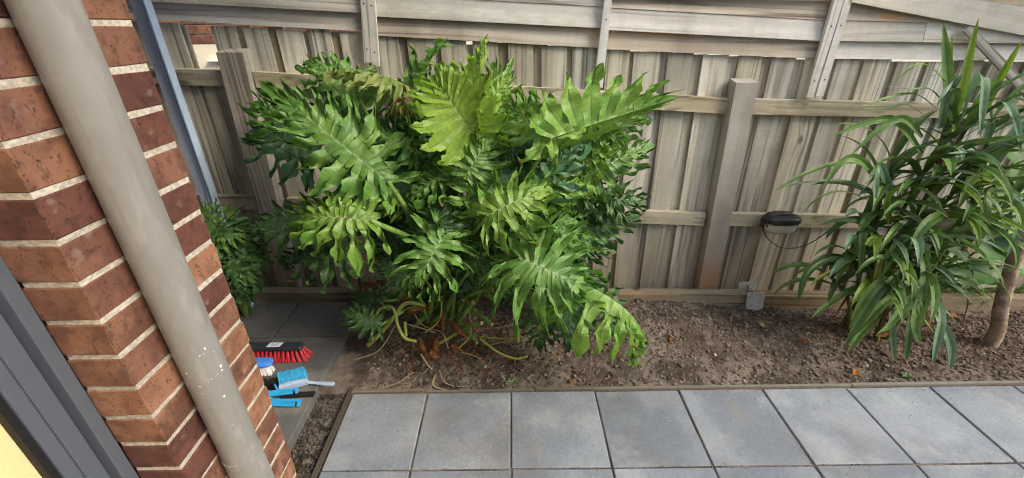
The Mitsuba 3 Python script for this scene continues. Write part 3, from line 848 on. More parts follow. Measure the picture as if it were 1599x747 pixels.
obj('housing', mikit.ply(oval(.100, .030, .062, LX, 2.330, LZ + .012, 2.6), 'light_black', smooth=40), lt)
obj('lens', mikit.ply(oval(.088, .050, .046, LX + .004, 2.302, LZ - .010, 2.5), 'light_lens', smooth=50), lt)
for dz, r in ((.036, .96), (.013, .99)):
    a = np.linspace(0, 2 * np.pi, 48)
    pts = np.stack([LX + .002 + .094 * r * np.sign(np.cos(a)) * np.abs(np.cos(a)) ** .8, 2.298 - .012 + .0 * a + .022 * np.cos(2 * a) ** 2 * 0, LZ + dz + .034 * np.sign(np.sin(a)) * np.abs(np.sin(a)) ** .8], -1)
    obj('guard_rib', mikit.ply(tube(pts, .0045, 8, False), 'light_black', smooth=60), lt)
hood = oval(.101, .060, .030, LX, 2.294, LZ + .038, 2.8)
obj('hood', mikit.ply(hood, 'light_black', smooth=40), lt)
obj('cable', mikit.ply(tube(bez([(1.501, 2.32, 0.5), (1.517, 2.33, 0.441), (1.574, 2.345, 0.372), (1.663, 2.35, 0.314), (1.772, 2.35, 0.308), (1.865, 2.35, 0.356), (1.94, 2.34, 0.447), (1.997, 2.33, 0.51)], 48), .0032, 8), 'cable_mat', smooth=60), lt, 'thin black cable looping under the light')

# ------------------------------------------------------------------ neighbour's house behind the fence
nb = thing('neighbour_house', 'neighbouring brick house with cream rendered base seen through the fence gaps', 'house')
obj('render', mikit.ply(box(-9, 9, 4.60, 4.85, -.16, 1.425), 'cream_render'), nb)
obj('mortar', mikit.ply(box(-9, 9, 4.608, 4.85, 1.425, 5.2), 'mortar_mat'), nb)  # height above the seen part is added to cut light from behind
obj('sill_ledge', mikit.ply(cham(-2.97, -1.2, 4.55, 4.60, 1.27, 1.285, .004), 'cream_render'), nb)
far = []
nrng = random.Random(9)
for r in range(43):  # upper courses fill the added wall height
    z0 = 1.430 + r * .086
    for i in range(-38, 38):
        x0 = i * .24 + (.12 if r % 2 else 0)
        m = (x0, x0 + .23, 4.597, 4.62, z0, z0 + .076)
        if r < 5 and (-3.5 < x0 < -2.4 or 3.7 < x0 < 5.3 or -1.5 < x0 < -.9):
            obj('brick', mikit.ply(cham(*m, .003, .0015, nrng), nrng.choice(kinds[:2])), nb)
        else:
            far.append(box(*m))
obj('brickwork', mikit.ply(cat(far), 'brick_red'), nb, kind='stuff')


# ------------------------------------------------------------------ the large lobed plant
def lobed_leaf(J, Tp, W_, upv, seed, n=9, arch=.10, fold=(12, 12), drop=.35, ruf=.10, sf=.25, cols=4, rows=10):
    r = np.random.default_rng(seed)
    J, Tp = np.asarray(J, float), np.asarray(Tp, float)
    L = np.linalg.norm(Tp - J)
    e1 = (Tp - J) / L
    u0 = np.asarray(upv, float)
    e3 = unit(u0 - (u0 @ e1) * e1)
    e2 = np.cross(e3, e1)
    root = lambda q: .88 * q ** 1.1 * L
    ang = lambda q: np.radians(24 + 126 * (1 - q) ** 1.4)
    leng = lambda q: W_ * np.interp(q, [0, .1, .33, .65, 1], [.66, .86, 1.0, .84, .46])
    ss = np.concatenate([[0, .06, .16, .27], np.linspace(sf, 1, rows)])
    V, F, UV = [], [], []

    def place(x, y, side, extra):
        t = np.clip(x / L, -.35, 1.1)
        fo = math.radians(fold[0 if side > 0 else 1])
        z = arch * L * 4 * t * (1 - t)
        lat = y * math.cos(fo)
        up_ = y * math.sin(fo) - drop * y * y / max(W_, .01) + extra
        return J + np.multiply.outer(x, e1) + np.multiply.outer(lat * side, e2) + np.multiply.outer(z + up_, e3)

    def patch(flat_x, flat_y, side, extra, u, s):
        k = sum(len(a) for a in V)
        V.append(place(flat_x.ravel(), flat_y.ravel(), side, extra.ravel()))
        UV.append(np.stack([u.ravel(), s.ravel()], -1))
        a, b = flat_x.shape
        i, j = np.meshgrid(np.arange(a - 1), np.arange(b - 1), indexing='ij')
        q = k + i * b + j
        F.append(np.stack([q, q + 1, q + b + 1, q + b], -1).reshape(-1, 4))

    for side in (1, -1):
        for i in range(n):
            us = np.linspace(0, 1, cols + 1)
            cc = i + .5
            lj = 1 + r.uniform(-.16, .14)
            curve = r.uniform(.1, .55)
            tw = r.uniform(-.10, .10)
            ph, ph2, dz, wj = r.uniform(0, 1), r.uniform(0, 6.3), r.uniform(-.24, .15), r.uniform(.72, 1.0)
            fr = r.uniform(1.6, 2.6)
            X, Y = np.zeros((len(ss), cols + 1)), np.zeros((len(ss), cols + 1))
            E = np.zeros_like(X)
            q0 = cc / n
            c_sf = np.array([root(q0) + sf * leng(q0) * np.cos(ang(q0)), sf * leng(q0) * np.sin(ang(q0))])
            for a, s in enumerate(ss):
                for b, uu in enumerate(us):
                    q = (i + uu) / n
                    if s <= sf + 1e-6:
                        X[a, b] = root(q) + s * leng(q) * np.cos(ang(q))
                        Y[a, b] = s * leng(q) * np.sin(ang(q))
                    else:
                        g = (s - sf) / (1 - sf)
                        an = ang(q0) - curve * g
                        l = (s - sf) * leng(q0) * lj
                        e = np.array([root(q) + sf * leng(q) * np.cos(ang(q)), sf * leng(q) * np.sin(ang(q))])
                        w = wj * (1 - g ** 2.6) ** .75 * (1.06 - .12 * g + .22 * math.sin(6.28 * (fr * g + ph)) * min(1, 3 * g) + .12 * math.sin(6.28 * (fr * 2.7 * g + ph2)))
                        o = (e - c_sf) * w
                        # turn the cross line with the lobe
                        p = c_sf + l * np.array([math.cos(an), math.sin(an)]) + o
                        X[a, b], Y[a, b] = p
                    k = 2 * uu - 1
                    g = max(0.0, (s - sf) / (1 - sf))
                    E[a, b] = W_ * (ruf * k * math.sin(11 * s + ph2) * min(1, s * 2.5) + ruf * .8 * math.sin(7 * s + 5 * k + ph * 6) * g + dz * g * g + tw * k * g - .05 * (1 - abs(k)) * min(1, s * 4))
            Y = np.maximum(Y, -.01)
            u = np.broadcast_to(2 * us - 1, X.shape)
            patch(X, Y, side, E, u, np.broadcast_to(ss[:, None], X.shape))
    # the lobe at the tip
    for side in (1, -1):
        xs, us = np.linspace(.72 * L, 1.06 * L, 8), np.linspace(0, 1, 3)
        g = np.linspace(0, 1, 8)
        w = .13 * W_ * np.sqrt(np.clip(1 - g ** 2, 0, 1)) * (.8 + .4 * np.sin(g * 9 + seed) ** 2) + .002
        X, Y = np.broadcast_to(xs[:, None], (8, 3)), w[:, None] * us[None]
        patch(X, Y, side, -.0012 + 0 * X - .03 * W_ * g[:, None] ** 2, np.broadcast_to(us, X.shape), np.broadcast_to(.3 + .7 * g[:, None], X.shape))
    # the raised midrib
    return np.vstack(V), np.vstack(F), np.vstack(UV)


def add_leaf(plant, J, Tp, W_, upv, mat, base=None, label=None, pr=.0075, **kw):
    v, f, uv = lobed_leaf(J, Tp, W_, upv, len(scene), **kw)
    obj('leaf', mikit.ply((v, f), mat, smooth=True, uv=uv), plant, label)
    if base is not None:
        J, b, Tp = np.asarray(J, float), np.asarray(base, float), np.asarray(Tp, float)
        d = J - b
        mid = b + d * .55 + np.array([0, 0, .10 * np.linalg.norm(d[:2])]) + .03 * (J - Tp)
        pts = bez([b, mid, J], 16)
        t = np.linspace(0, 1, len(pts))
        obj('petiole', mikit.ply(tube(pts, pr * (1.75 - .75 * t), 8), 'petiole_mat', smooth=True), plant)


ph = thing('lobed_leaf_plant', 'huge plant with deeply lobed glossy green leaves at the middle of the fence', 'plant')
prg = np.random.default_rng(77)


def crown(r=.085):
    return np.array([-0.40 + prg.normal(0, r), 1.97 + prg.normal(0, r * .7), 0.10 + abs(prg.normal(0, .09))])


big = [
    # (junction, tip), half width, leaf normal, material, options
    ([(-0.499, 1.66, 1.007), (-0.975, 1.8, 1.37)], .245, (-.10, -.72, .68), 'leaf_mid', dict(fold=(14, 10), n=10, arch=.05, pr=.0115)),
    ([(-0.897, 1.98, 1.034), (-1.227, 2.05, 1.133)], .21, (-.15, -.70, .70), 'leaf_blue', dict(n=8)),
    ([(-0.999, 2.05, 1.1), (-1.195, 2.1, 1.257)], .20, (-.2, -.6, .8), 'leaf_mid', dict(n=8)),
    ([(-0.41, 1.92, 1.328), (-0.73, 1.82, 1.412)], .13, (.05, -.22, 1), 'leaf_worn', dict(fold=(6, -55), drop=.9, ruf=.09)),
    ([(-0.44, 1.85, 1.312), (-0.361, 1.75, 1.257)], .10, (.1, -.6, .6), 'leaf_worn', dict(n=7, drop=.9, ruf=.12)),
    ([(-0.47, 2.02, 1.13), (-0.281, 2.0, 1.507)], .16, (-.75, -.55, .35), 'leaf_mid', dict(fold=(50, 50), n=8, drop=.2)),
    ([(-0.42, 2.05, 1.093), (-0.316, 2.1, 1.387)], .17, (-.2, -.8, .5), 'leaf_dark', dict(fold=(20, 20))),
    ([(-0.154, 1.74, 1.171), (-0.304, 1.8, 1.386)], .21, (.12, -.90, .40), 'leaf_lime', dict(pr=.010, fold=(10, 24), drop=-.10, n=8, sf=.62, ruf=.06)),
    ([(-0.148, 1.76, 1.171), (-0.095, 1.88, 1.523)], .115, (-.45, -.85, .15), 'leaf_lime', dict(fold=(15, 40), drop=.1, n=9, sf=.35, ruf=.10)),
    ([(-0.147, 1.8, 1.188), (0.011, 1.92, 1.436)], .10, (.3, -.85, .3), 'leaf_bright', dict(fold=(20, 30), n=9, sf=.25)),
    ([(0.161, 1.7, 1.166), (0.672, 1.86, 1.282)], .24, (.05, -.92, .22), 'leaf_bright', dict(fold=(16, -62), drop=.0, n=8, sf=.46, arch=-.08)),
    ([(0.172, 1.73, 1.164), (0.008, 1.84, 1.252)], .19, (.0, -.80, .45), 'leaf_bright', dict(fold=(20, 5), n=6, sf=.4)),
    ([(0.036, 1.7, 0.848), (0.344, 1.92, 1.099)], .20, (-.45, -.62, .62), 'leaf_blue', dict(fold=(16, 20), n=8)),
    ([(0.297, 1.96, 0.89), (0.665, 2.02, 1.046)], .18, (.0, -.75, .55), 'leaf_mid', dict(fold=(15, -10), n=8)),
    ([(-0.195, 1.68, 1.002), (-0.087, 1.75, 1.162)], .185, (.05, -.88, .42), 'leaf_mid', dict(n=7, fold=(5, 5))),
    ([(-0.095, 1.58, 0.89), (0.156, 1.66, 0.966)], .20, (.0, -.74, .66), 'leaf_bright', dict(n=7, fold=(10, 0))),
    ([(-0.113, 1.66, 0.855), (-0.168, 1.76, 1.092)], .17, (.1, -.85, .45), 'leaf_mid', dict(n=7)),
    ([(0.003, 1.66, 0.9), (0.351, 1.76, 0.938)], .15, (.0, -.45, .9), 'leaf_bright', dict(n=7, ruf=.09)),
    ([(0.031, 1.5, 0.733), (0.289, 1.46, 0.615)], .31, (.05, -.74, .66), 'leaf_mid', dict(n=8, drop=.55, fold=(14, 8))),
    ([(0.016, 1.56, 0.718), (0.097, 1.66, 0.87)], .16, (.0, -.8, .55), 'leaf_mid', dict(n=7)),
    ([(0.274, 1.5, 0.618), (0.564, 1.44, 0.358)], .25, (.42, -.62, .62), 'leaf_bright', dict(n=8, arch=.20, fold=(-62, 5), drop=.45)),
    ([(-0.56, 1.56, 0.88), (-0.877, 1.6, 0.875)], .20, (-.05, -.70, .68), 'leaf_bright', dict(pr=.011, n=9, drop=.5)),
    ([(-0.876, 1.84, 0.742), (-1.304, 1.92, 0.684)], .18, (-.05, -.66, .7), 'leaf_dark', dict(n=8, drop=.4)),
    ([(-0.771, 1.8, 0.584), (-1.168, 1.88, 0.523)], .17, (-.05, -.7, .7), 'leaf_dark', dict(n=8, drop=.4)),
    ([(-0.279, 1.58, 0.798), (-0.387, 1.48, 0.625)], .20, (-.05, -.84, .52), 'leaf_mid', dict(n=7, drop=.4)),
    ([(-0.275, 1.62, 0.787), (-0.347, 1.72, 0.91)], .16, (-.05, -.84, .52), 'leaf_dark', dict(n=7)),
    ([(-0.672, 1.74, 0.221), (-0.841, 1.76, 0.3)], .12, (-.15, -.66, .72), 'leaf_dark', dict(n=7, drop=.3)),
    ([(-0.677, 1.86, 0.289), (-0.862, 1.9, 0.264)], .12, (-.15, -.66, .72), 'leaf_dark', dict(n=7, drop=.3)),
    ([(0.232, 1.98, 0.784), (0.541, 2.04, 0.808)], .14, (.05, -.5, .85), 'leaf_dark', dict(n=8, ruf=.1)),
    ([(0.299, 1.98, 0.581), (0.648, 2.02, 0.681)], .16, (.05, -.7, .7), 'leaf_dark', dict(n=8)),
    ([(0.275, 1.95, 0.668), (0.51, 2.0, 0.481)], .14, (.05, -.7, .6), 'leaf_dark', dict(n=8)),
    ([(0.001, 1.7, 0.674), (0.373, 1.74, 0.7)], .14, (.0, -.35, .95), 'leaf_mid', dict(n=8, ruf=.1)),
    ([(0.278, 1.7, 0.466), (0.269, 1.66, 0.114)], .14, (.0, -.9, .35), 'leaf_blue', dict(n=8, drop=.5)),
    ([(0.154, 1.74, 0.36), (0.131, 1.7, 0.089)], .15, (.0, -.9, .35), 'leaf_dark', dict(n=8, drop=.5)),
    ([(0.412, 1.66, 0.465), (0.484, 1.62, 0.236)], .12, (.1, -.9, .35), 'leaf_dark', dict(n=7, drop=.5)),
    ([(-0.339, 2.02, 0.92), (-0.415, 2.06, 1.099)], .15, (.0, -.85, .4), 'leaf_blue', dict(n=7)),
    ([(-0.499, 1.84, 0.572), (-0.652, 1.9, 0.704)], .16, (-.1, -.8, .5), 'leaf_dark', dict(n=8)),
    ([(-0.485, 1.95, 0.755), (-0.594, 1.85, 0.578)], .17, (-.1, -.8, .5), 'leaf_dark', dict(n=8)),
    ([(0.121, 1.98, 0.996), (0.045, 2.04, 1.279)], .18, (.1, -.85, .45), 'leaf_mid', dict(n=8)),
    ([(0.007, 1.9, 1.065), (-0.148, 1.95, 1.198)], .16, (.0, -.8, .5), 'leaf_bright', dict(n=7)),
    ([(-0.695, 2.0, 1.181), (-0.803, 2.06, 1.41)], .19, (-.1, -.82, .5), 'leaf_dark', dict(n=8)),
    ([(-0.614, 1.95, 1.045), (-0.457, 2.0, 1.207)], .19, (.0, -.82, .5), 'leaf_dark', dict(n=8)),
    ([(-0.7, 1.86, 0.892), (-0.813, 1.94, 1.065)], .17, (-.15, -.6, .8), 'leaf_mid', dict(n=8)),
    ([(-0.451, 1.8, 0.911), (-0.559, 1.88, 1.092)], .16, (-.1, -.7, .7), 'leaf_blue', dict(n=8)),
    ([(-0.279, 1.88, 1.06), (-0.4, 1.94, 1.231)], .16, (-.05, -.6, .8), 'leaf_mid', dict(n=8)),
    ([(0.111, 1.66, 0.826), (0.288, 1.66, 0.808)], .13, (.1, -.5, .85), 'leaf_mid', dict(n=8)),
    ([(-0.478, 1.7, 0.505), (-0.618, 1.72, 0.599)], .13, (-.1, -.6, .8), 'leaf_dark', dict(n=8)),
    ([(-0.187, 1.66, 0.594), (-0.079, 1.72, 0.716)], .14, (.1, -.7, .7), 'leaf_dark', dict(n=8)),
    ([(0.312, 1.9, 1.002), (0.507, 1.98, 1.127)], .15, (.0, -.45, .9), 'leaf_bright', dict(n=8, ruf=.1)),
    ([(0.386, 1.95, 1.106), (0.63, 2.02, 1.175)], .13, (.0, -.5, .85), 'leaf_mid', dict(n=8)),
    ([(-0.635, 1.88, 1.31), (-0.862, 1.98, 1.442)], .17, (-.1, -.6, .8), 'leaf_mid', dict(n=8)),
    ([(-0.051, 2.1, 1.213), (-0.077, 2.14, 1.408)], .14, (.0, -.9, .35), 'leaf_bright', dict(n=7)),
]
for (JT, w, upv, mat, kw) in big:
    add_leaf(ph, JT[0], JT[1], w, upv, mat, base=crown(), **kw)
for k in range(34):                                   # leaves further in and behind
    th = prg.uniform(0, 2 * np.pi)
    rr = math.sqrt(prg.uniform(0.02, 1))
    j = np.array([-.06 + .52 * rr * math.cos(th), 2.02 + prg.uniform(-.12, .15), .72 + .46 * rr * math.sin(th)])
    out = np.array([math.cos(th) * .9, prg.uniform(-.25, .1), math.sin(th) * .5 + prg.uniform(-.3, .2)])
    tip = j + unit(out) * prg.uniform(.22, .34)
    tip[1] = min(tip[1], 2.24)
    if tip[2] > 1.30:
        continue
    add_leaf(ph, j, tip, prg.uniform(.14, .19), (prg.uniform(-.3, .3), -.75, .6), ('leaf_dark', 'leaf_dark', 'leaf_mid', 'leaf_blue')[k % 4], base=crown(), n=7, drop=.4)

for k in range(16):                                   # smaller leaves of the front shell, turned every way
    th = k * 2.4
    rr = math.sqrt((k + 1) / 17)
    j = np.array([-.14 + .50 * rr * math.cos(th), 1.84 - .16 * (1 - rr) + prg.uniform(-.04, .06), .76 + .42 * rr * math.sin(th)])
    az = prg.uniform(-.3, 6.0)
    tip = j + unit([math.cos(az) * .9, prg.uniform(-.5, .2), math.sin(az) * .5 + .1]) * prg.uniform(.17, .25)
    add_leaf(ph, j, tip, prg.uniform(.10, .14), (prg.uniform(-.6, .6), prg.uniform(-.7, -.2), .8), ('leaf_mid', 'leaf_bright', 'leaf_mid', 'leaf_blue')[k % 4], base=crown(), n=8, drop=.5, ruf=.12)

# stems, cut stalks, aerial roots and dry leaves at its foot
obj('stem', mikit.ply(tube(bez([(-.40, 2.0, -.05), (-.39, 1.99, .08), (-.33, 1.99, .2), (-.24, 2.0, .30)], 20), [.062] * 6 + [.055] * 15 if False else .055, 14), 'trunk_mat', smooth=True), ph)
for pts, r in (([(-0.378, 1.86, 0.109), (-0.367, 1.84, 0.322)], .010), ([(-0.358, 1.84, 0.242), (-0.301, 1.8, 0.352)], .012), ([(-0.322, 1.82, 0.199), (-0.268, 1.8, 0.509)], .010), ([(-0.296, 1.86, 0.201), (-0.251, 1.82, 0.318)], .012),
               ([(-0.302, 1.8, 0.164), (-0.198, 1.78, 0.33)], .012), ([(-0.223, 1.84, 0.256), (-0.107, 1.74, 0.22)], .011), ([(-0.286, 1.8, 0.155), (-0.157, 1.72, 0.244)], .010), ([(-0.451, 1.86, 0.141), (-0.484, 1.86, 0.318)], .011), ([(-0.258, 1.82, 0.139), (-0.187, 1.74, 0.102)], .010)):
    c = obj('cut_stalk', mikit.ply(tube(bez(pts, 8), [r * 1.15] * 3 + [r] * (len(bez(pts, 8)) - 3), 10), 'petiole_mat', smooth=40), ph)
    e = np.array(pts[-1])
    d = unit(e - np.array(pts[-2]))
    obj('cut_end', mikit.ply(tube([e - d * .001, e + d * .002], r * .97, 10), 'stub_mat'), c)
for pts, r in (([(-0.762, 1.76, 0.077), (-0.683, 1.78, 0.148), (-0.614, 1.8, 0.231), (-0.553, 1.84, 0.285), (-0.456, 1.86, 0.257)], .0115), ([(-0.701, 1.76, 0.234), (-0.668, 1.76, 0.305), (-0.608, 1.76, 0.323), (-0.584, 1.74, 0.295), (-0.578, 1.73, 0.231), (-0.546, 1.71, 0.166), (-0.493, 1.72, 0.136)], .0085),
               ([(-0.555, 1.78, 0.216), (-0.548, 1.74, 0.15)], .009), ([(-0.419, 1.75, 0.076), (-0.342, 1.77, 0.109), (-0.245, 1.8, 0.167)], .010), ([(-0.172, 1.74, 0.131), (-0.081, 1.7, 0.076), (0.007, 1.68, 0.05), (0.072, 1.69, 0.053)], .0065), ([(-0.173, 1.78, 0.111), (-0.072, 1.78, 0.096), (0.036, 1.8, 0.082)], .005),
               ([(-0.354, 1.78, 0.34), (-0.373, 1.76, 0.237), (-0.448, 1.74, 0.173)], .004), ([(-0.229, 1.8, 0.324), (-0.219, 1.76, 0.153), (-0.282, 1.72, 0.083)], .004)):
    obj('aerial_root', mikit.ply(tube(bez(pts, 28), r, 9), 'root_mat', smooth=True), ph)
for pts, r in (([(-0.814, 1.7, 0.037), (-0.698, 1.74, 0.064), (-0.614, 1.8, 0.177)], .0032), ([(-0.637, 1.53, 0.012), (-0.556, 1.55, 0.028), (-0.5, 1.6, 0.041)], .0030), ([(-0.381, 1.585, 0.041), (-0.394, 1.56, 0.02), (-0.383, 1.54, 0.006), (-0.318, 1.53, -0.014)], .0034),
               ([(-0.366, 1.6, 0.055), (-0.341, 1.56, 0.019), (-0.29, 1.54, 0.004)], .0030), ([(-0.421, 1.61, 0.059), (-0.453, 1.58, 0.03), (-0.452, 1.545, 0.006)], .0026), ([(-0.281, 1.545, 0.003), (-0.216, 1.54, -0.001)], .0026), ([(-0.463, 1.66, 0.105), (-0.424, 1.62, 0.071), (-0.4, 1.6, 0.056)], .0034),
               ([(-0.536, 1.84, 0.261), (-0.466, 1.78, 0.19), (-0.363, 1.74, 0.171), (-0.331, 1.7, 0.101)], .0035), ([(-0.563, 1.78, 0.204), (-0.479, 1.76, 0.19), (-0.395, 1.74, 0.172)], .0035), ([(-0.266, 1.69, 0.088), (-0.184, 1.67, 0.071), (-0.119, 1.63, 0.035)], .0026), ([(-0.561, 1.55, 0.016), (-0.504, 1.55, 0.023), (-0.475, 1.57, 0.036)], .0022),
               ([(-0.137, 1.72, 0.101), (-0.039, 1.76, 0.087), (0.095, 1.76, 0.063)], .0028), ([(-0.189, 1.8, 0.141), (-0.039, 1.86, 0.112), (0.119, 1.9, 0.122)], .003)):
    p = bez(pts, 20)
    p[:, 2] = np.maximum(p[:, 2], soil_z(p[:, 0], np.maximum(p[:, 1], 1.52)) + r * .5)
    obj('dry_stalk', mikit.ply(tube(p, r, 6), 'dry_pale_mat' if r in (.0034,) else 'twig_mat', smooth=True), ph)
for (u0, u1, w) in (([(-0.437, 1.8, 0.187)], [(-0.354, 1.74, 0.204)], .02), ([(-0.354, 1.78, 0.269), (-0.322, 1.78, 0.339)], [(-0.35, 1.74, 0.171)], .018), ([(-0.308, 1.76, 0.204)], [(-0.231, 1.71, 0.153)], .020), ([(-0.793, 1.86, 0.351)], [(-0.627, 1.84, 0.419)], .018), ([(-0.554, 1.8, 0.258)], [(-0.416, 1.78, 0.298)], .017),
                    ([(-0.414, 1.72, 0.085)], [(-0.383, 1.75, 0.143)], .028), ([(-0.434, 1.68, 0.079)], [(-0.38, 1.67, 0.082)], .028), ([(-0.593, 1.88, 0.274)], [(-0.519, 1.88, 0.333)], .03), ([(-0.437, 1.88, 0.391)], [(-0.365, 1.86, 0.344)], .03), ([(-0.278, 1.9, 0.472)], [(-0.214, 1.88, 0.426)], .025),
                    ([(-0.493, 2.1, 0.8)], [(-0.441, 2.05, 0.73)], .05), ([(-0.362, 2.1, 0.78)], [(-0.42, 2.05, 0.712)], .05), ([(-0.333, 1.72, 0.105)], [(-0.259, 1.69, 0.096)], .02), ([(-0.478, 1.72, 0.128)], [(-0.45, 1.7, 0.082)], .022)):
    v, f, uv = lobed_leaf(u0[0], u1[-1], w, (prg.uniform(-.5, .5), -.6, .6), len(scene), n=3, drop=.9, ruf=.35, arch=.2, sf=.8)
    obj('dry_leaf', mikit.ply((v, f), 'dry_leaf_mat', smooth=True, uv=uv), ph)
litter = lumps(520, on_bed(-0.72, 0.5, 1.6, 2.2, -.32, .2, 1.86, .12), lambda r: .006 + .012 * r.random() ** 2, .2, np.random.default_rng(31))
struct('leaf_litter', mikit.ply(litter, 'dry_leaf_mat', uv=np.full((len(litter[0]), 2), .5)), 'brown crumbled leaf litter under the large lobed plant', 'leaf litter', 'stuff')

# the smaller one behind the brick corner
p2 = thing('lobed_leaf_plant', 'small dark lobed leaf plant half hidden behind the brick corner', 'plant')
b2 = np.array([-1.62, 2.12, .03])
for (JT, w, upv, mat, kw) in (
        ([(-1.448, 1.98, 0.679), (-1.323, 1.88, 0.357)], .17, (.3, -.82, .45), 'leaf_dark', dict(n=8, drop=.5)),
        ([(-1.446, 1.95, 0.7), (-1.579, 1.9, 0.396)], .16, (-.1, -.85, .4), 'leaf_dark', dict(n=8, drop=.5)),
        ([(-1.462, 1.94, 0.662), (-1.542, 2.0, 0.766)], .13, (-.1, -.6, .8), 'leaf_mid', dict(n=7, drop=.4)),
        ([(-1.463, 2.0, 0.585), (-1.349, 2.05, 0.461)], .13, (.2, -.7, .7), 'leaf_dark', dict(n=7, drop=.5)),
        ([(-1.464, 1.92, 0.636), (-1.309, 1.94, 0.639)], .10, (.1, -.4, .9), 'leaf_mid', dict(n=7, drop=.5)),
        ([(-1.401, 1.9, 0.545), (-1.39, 1.86, 0.34)], .13, (.1, -.9, .3), 'leaf_dark', dict(n=7, drop=.5)),
        ([(-1.475, 1.92, 0.478), (-1.487, 1.88, 0.255)], .12, (.0, -.9, .35), 'leaf_dark', dict(n=8, drop=.5)),
        ([(-1.451, 1.96, 0.416), (-1.406, 1.92, 0.259)], .11, (.1, -.9, .35), 'leaf_dark', dict(n=8, drop=.5)),
        ([(-1.537, 2.0, 0.452), (-1.638, 1.96, 0.277)], .14, (-.1, -.9, .3), 'leaf_dark', dict(n=7, drop=.5))):
    add_leaf(p2, JT[0], JT[1], w, upv, mat, base=b2 + prg.normal(0, .02, 3) * [1, 1, .3], **kw)


# ------------------------------------------------------------------ the strap leaved plant
def strap(path, w, nrm, n=15, fold=.22, curl=0.0, twist=0.0):
    p = np.asarray(path, float)
    s0 = np.r_[0, np.cumsum(np.linalg.norm(np.diff(p, axis=0), axis=1))]
    s = np.linspace(0, s0[-1], n)
    p = np.stack([np.interp(s, s0, p[:, k]) for k in range(3)], -1)
    t = np.gradient(p, axis=0)
    t /= np.linalg.norm(t, axis=1, keepdims=True) + 1e-12
    g = np.linspace(0, 1, n)
    wd = w / 2 * np.interp(g, [0, .12, .35, .6, .82, .94, 1], [.45, .72, 1, .95, .62, .28, .02])
    V, UV = [], []
    nn = np.asarray(nrm, float)
    for i in range(n):
        m = nn - (nn @ t[i]) * t[i]
        if np.linalg.norm(m) < .05:
            m = np.cross(t[i], [1, 0, 0])
        m = unit(m)
        nn = m * .7 + np.asarray(nrm) * .3
        sd = np.cross(t[i], m)
        a = twist * g[i]
        m, sd = math.cos(a) * m - math.sin(a) * sd, math.cos(a) * sd + math.sin(a) * m
        for u in (-1, -.5, 0, .5, 1):
            V.append(p[i] + sd * wd[i] * u * (1 - .1 * abs(u)) + m * wd[i] * fold * (u * u) * 1.3)
            UV.append((u, .06 + .94 * g[i]))
    f = []
    for i in range(n - 1):
        for j in range(4):
            k = i * 5 + j
            f.append([k, k + 1, k + 6, k + 5])
    return np.array(V), np.array(f), np.array(UV)


st = thing('strap_leaf_plant', 'tall clump of long green strap leaves on canes before the right of the fence', 'plant')
srg = np.random.default_rng(14)


def add_strap(plant, path, w, nrm, mat, **kw):
    v, f, uv = strap(path, w, nrm, **kw)
    obj('leaf', mikit.ply((v, f), mat, smooth=True, uv=uv), plant)


def grow(p0, az, el, length, droop, n=14):
    p, out = np.array(p0, float), [np.array(p0, float)]
    ds = length / n
    for i in range(n):
        d = np.array([math.cos(az) * math.cos(el), math.sin(az) * math.cos(el), math.sin(el)])
        p = p + d * ds
        if p[1] > 2.33 and d[1] > 0:
            p[1] = 2.33
        out.append(p.copy())
        el = max(-1.45, el - droop * (.4 + 1.2 * i / n) / n)
    return np.array(out)


# canes: foot, head
SX, SY = 2.03, 1.97
canes = []
for (hx, hy, hz) in ((2.07, 2.06, 1.134), (2.149, 2.03, 1.124), (2.278, 2.05, 1.148), (2.031, 2.02, 0.944), (1.907, 2.08, 0.944), (1.879, 2.05, 0.786), (1.847, 2.06, 0.621), (2.306, 1.98, 0.872), (2.18, 1.98, 0.808), (2.002, 1.92, 0.733),
                     (1.808, 2.0, 0.462), (1.923, 1.9, 0.533), (2.111, 1.88, 0.504), (1.862, 1.85, 0.375), (2.051, 1.85, 0.353), (1.777, 2.05, 0.292), (2.548, 2.02, 0.788)):
    fx, fy = SX + (hx - SX) * .28 + srg.normal(0, .03), SY + srg.normal(0, .05)
    foot = np.array([fx, fy, float(soil_z(fx, fy)) - .02])
    head = np.array([hx, hy, hz])
    mid = (foot + head) / 2 + np.array([srg.normal(0, .03), srg.normal(0, .03), .06])
    pts = bez([foot, mid, head], 18)
    obj('cane', mikit.ply(tube(pts, np.linspace(.013, .008, len(pts)), 8), 'cane_mat', smooth=True), st)
    canes.append((pts, head - foot))
for pts, d in canes:
    hgt = pts[-1][2] - pts[0][2]
    m = 11 if hgt > .5 else 11
    for k in range(m):
        g = k / (m - 1)
        q = pts[-1] * (1 - g * .45) + pts[max(0, int(len(pts) * .45))] * (g * .45)
        az = k * 2.4 + srg.uniform(-.5, .5)
        if math.sin(az) > .55:
            az = -az
        el = 1.25 - .95 * g + srg.uniform(-.2, .2)
        if k == 0:
            el = 1.4
        ln = srg.uniform(.28, .47) * (1 if hgt > .45 else .9)
        pth = grow(q, az, el, ln, srg.uniform(1.1, 2.3))
        pth[:, 2] = np.maximum(pth[:, 2], soil_z(pth[:, 0], np.clip(pth[:, 1], 1.52, 2.3)) + .008)
        # no leaf reaches above the top of the clump
        if pth[:, 2].max() > 1.36 and k:
            continue
        mat = srg.choice(['strap_mid', 'strap_dark', 'strap_blue', 'strap_bright'], p=[.44, .26, .20, .10])
        nz = np.array([-math.cos(az) * .5, -math.sin(az) * .5, .9])
        add_strap(st, pth, srg.uniform(.034, .058), nz, mat, fold=srg.uniform(.1, .35), twist=srg.uniform(-.5, .5), n=12)
CAMN = (-.45, -.75, .4)
UPN = (-.2, -.3, .9)
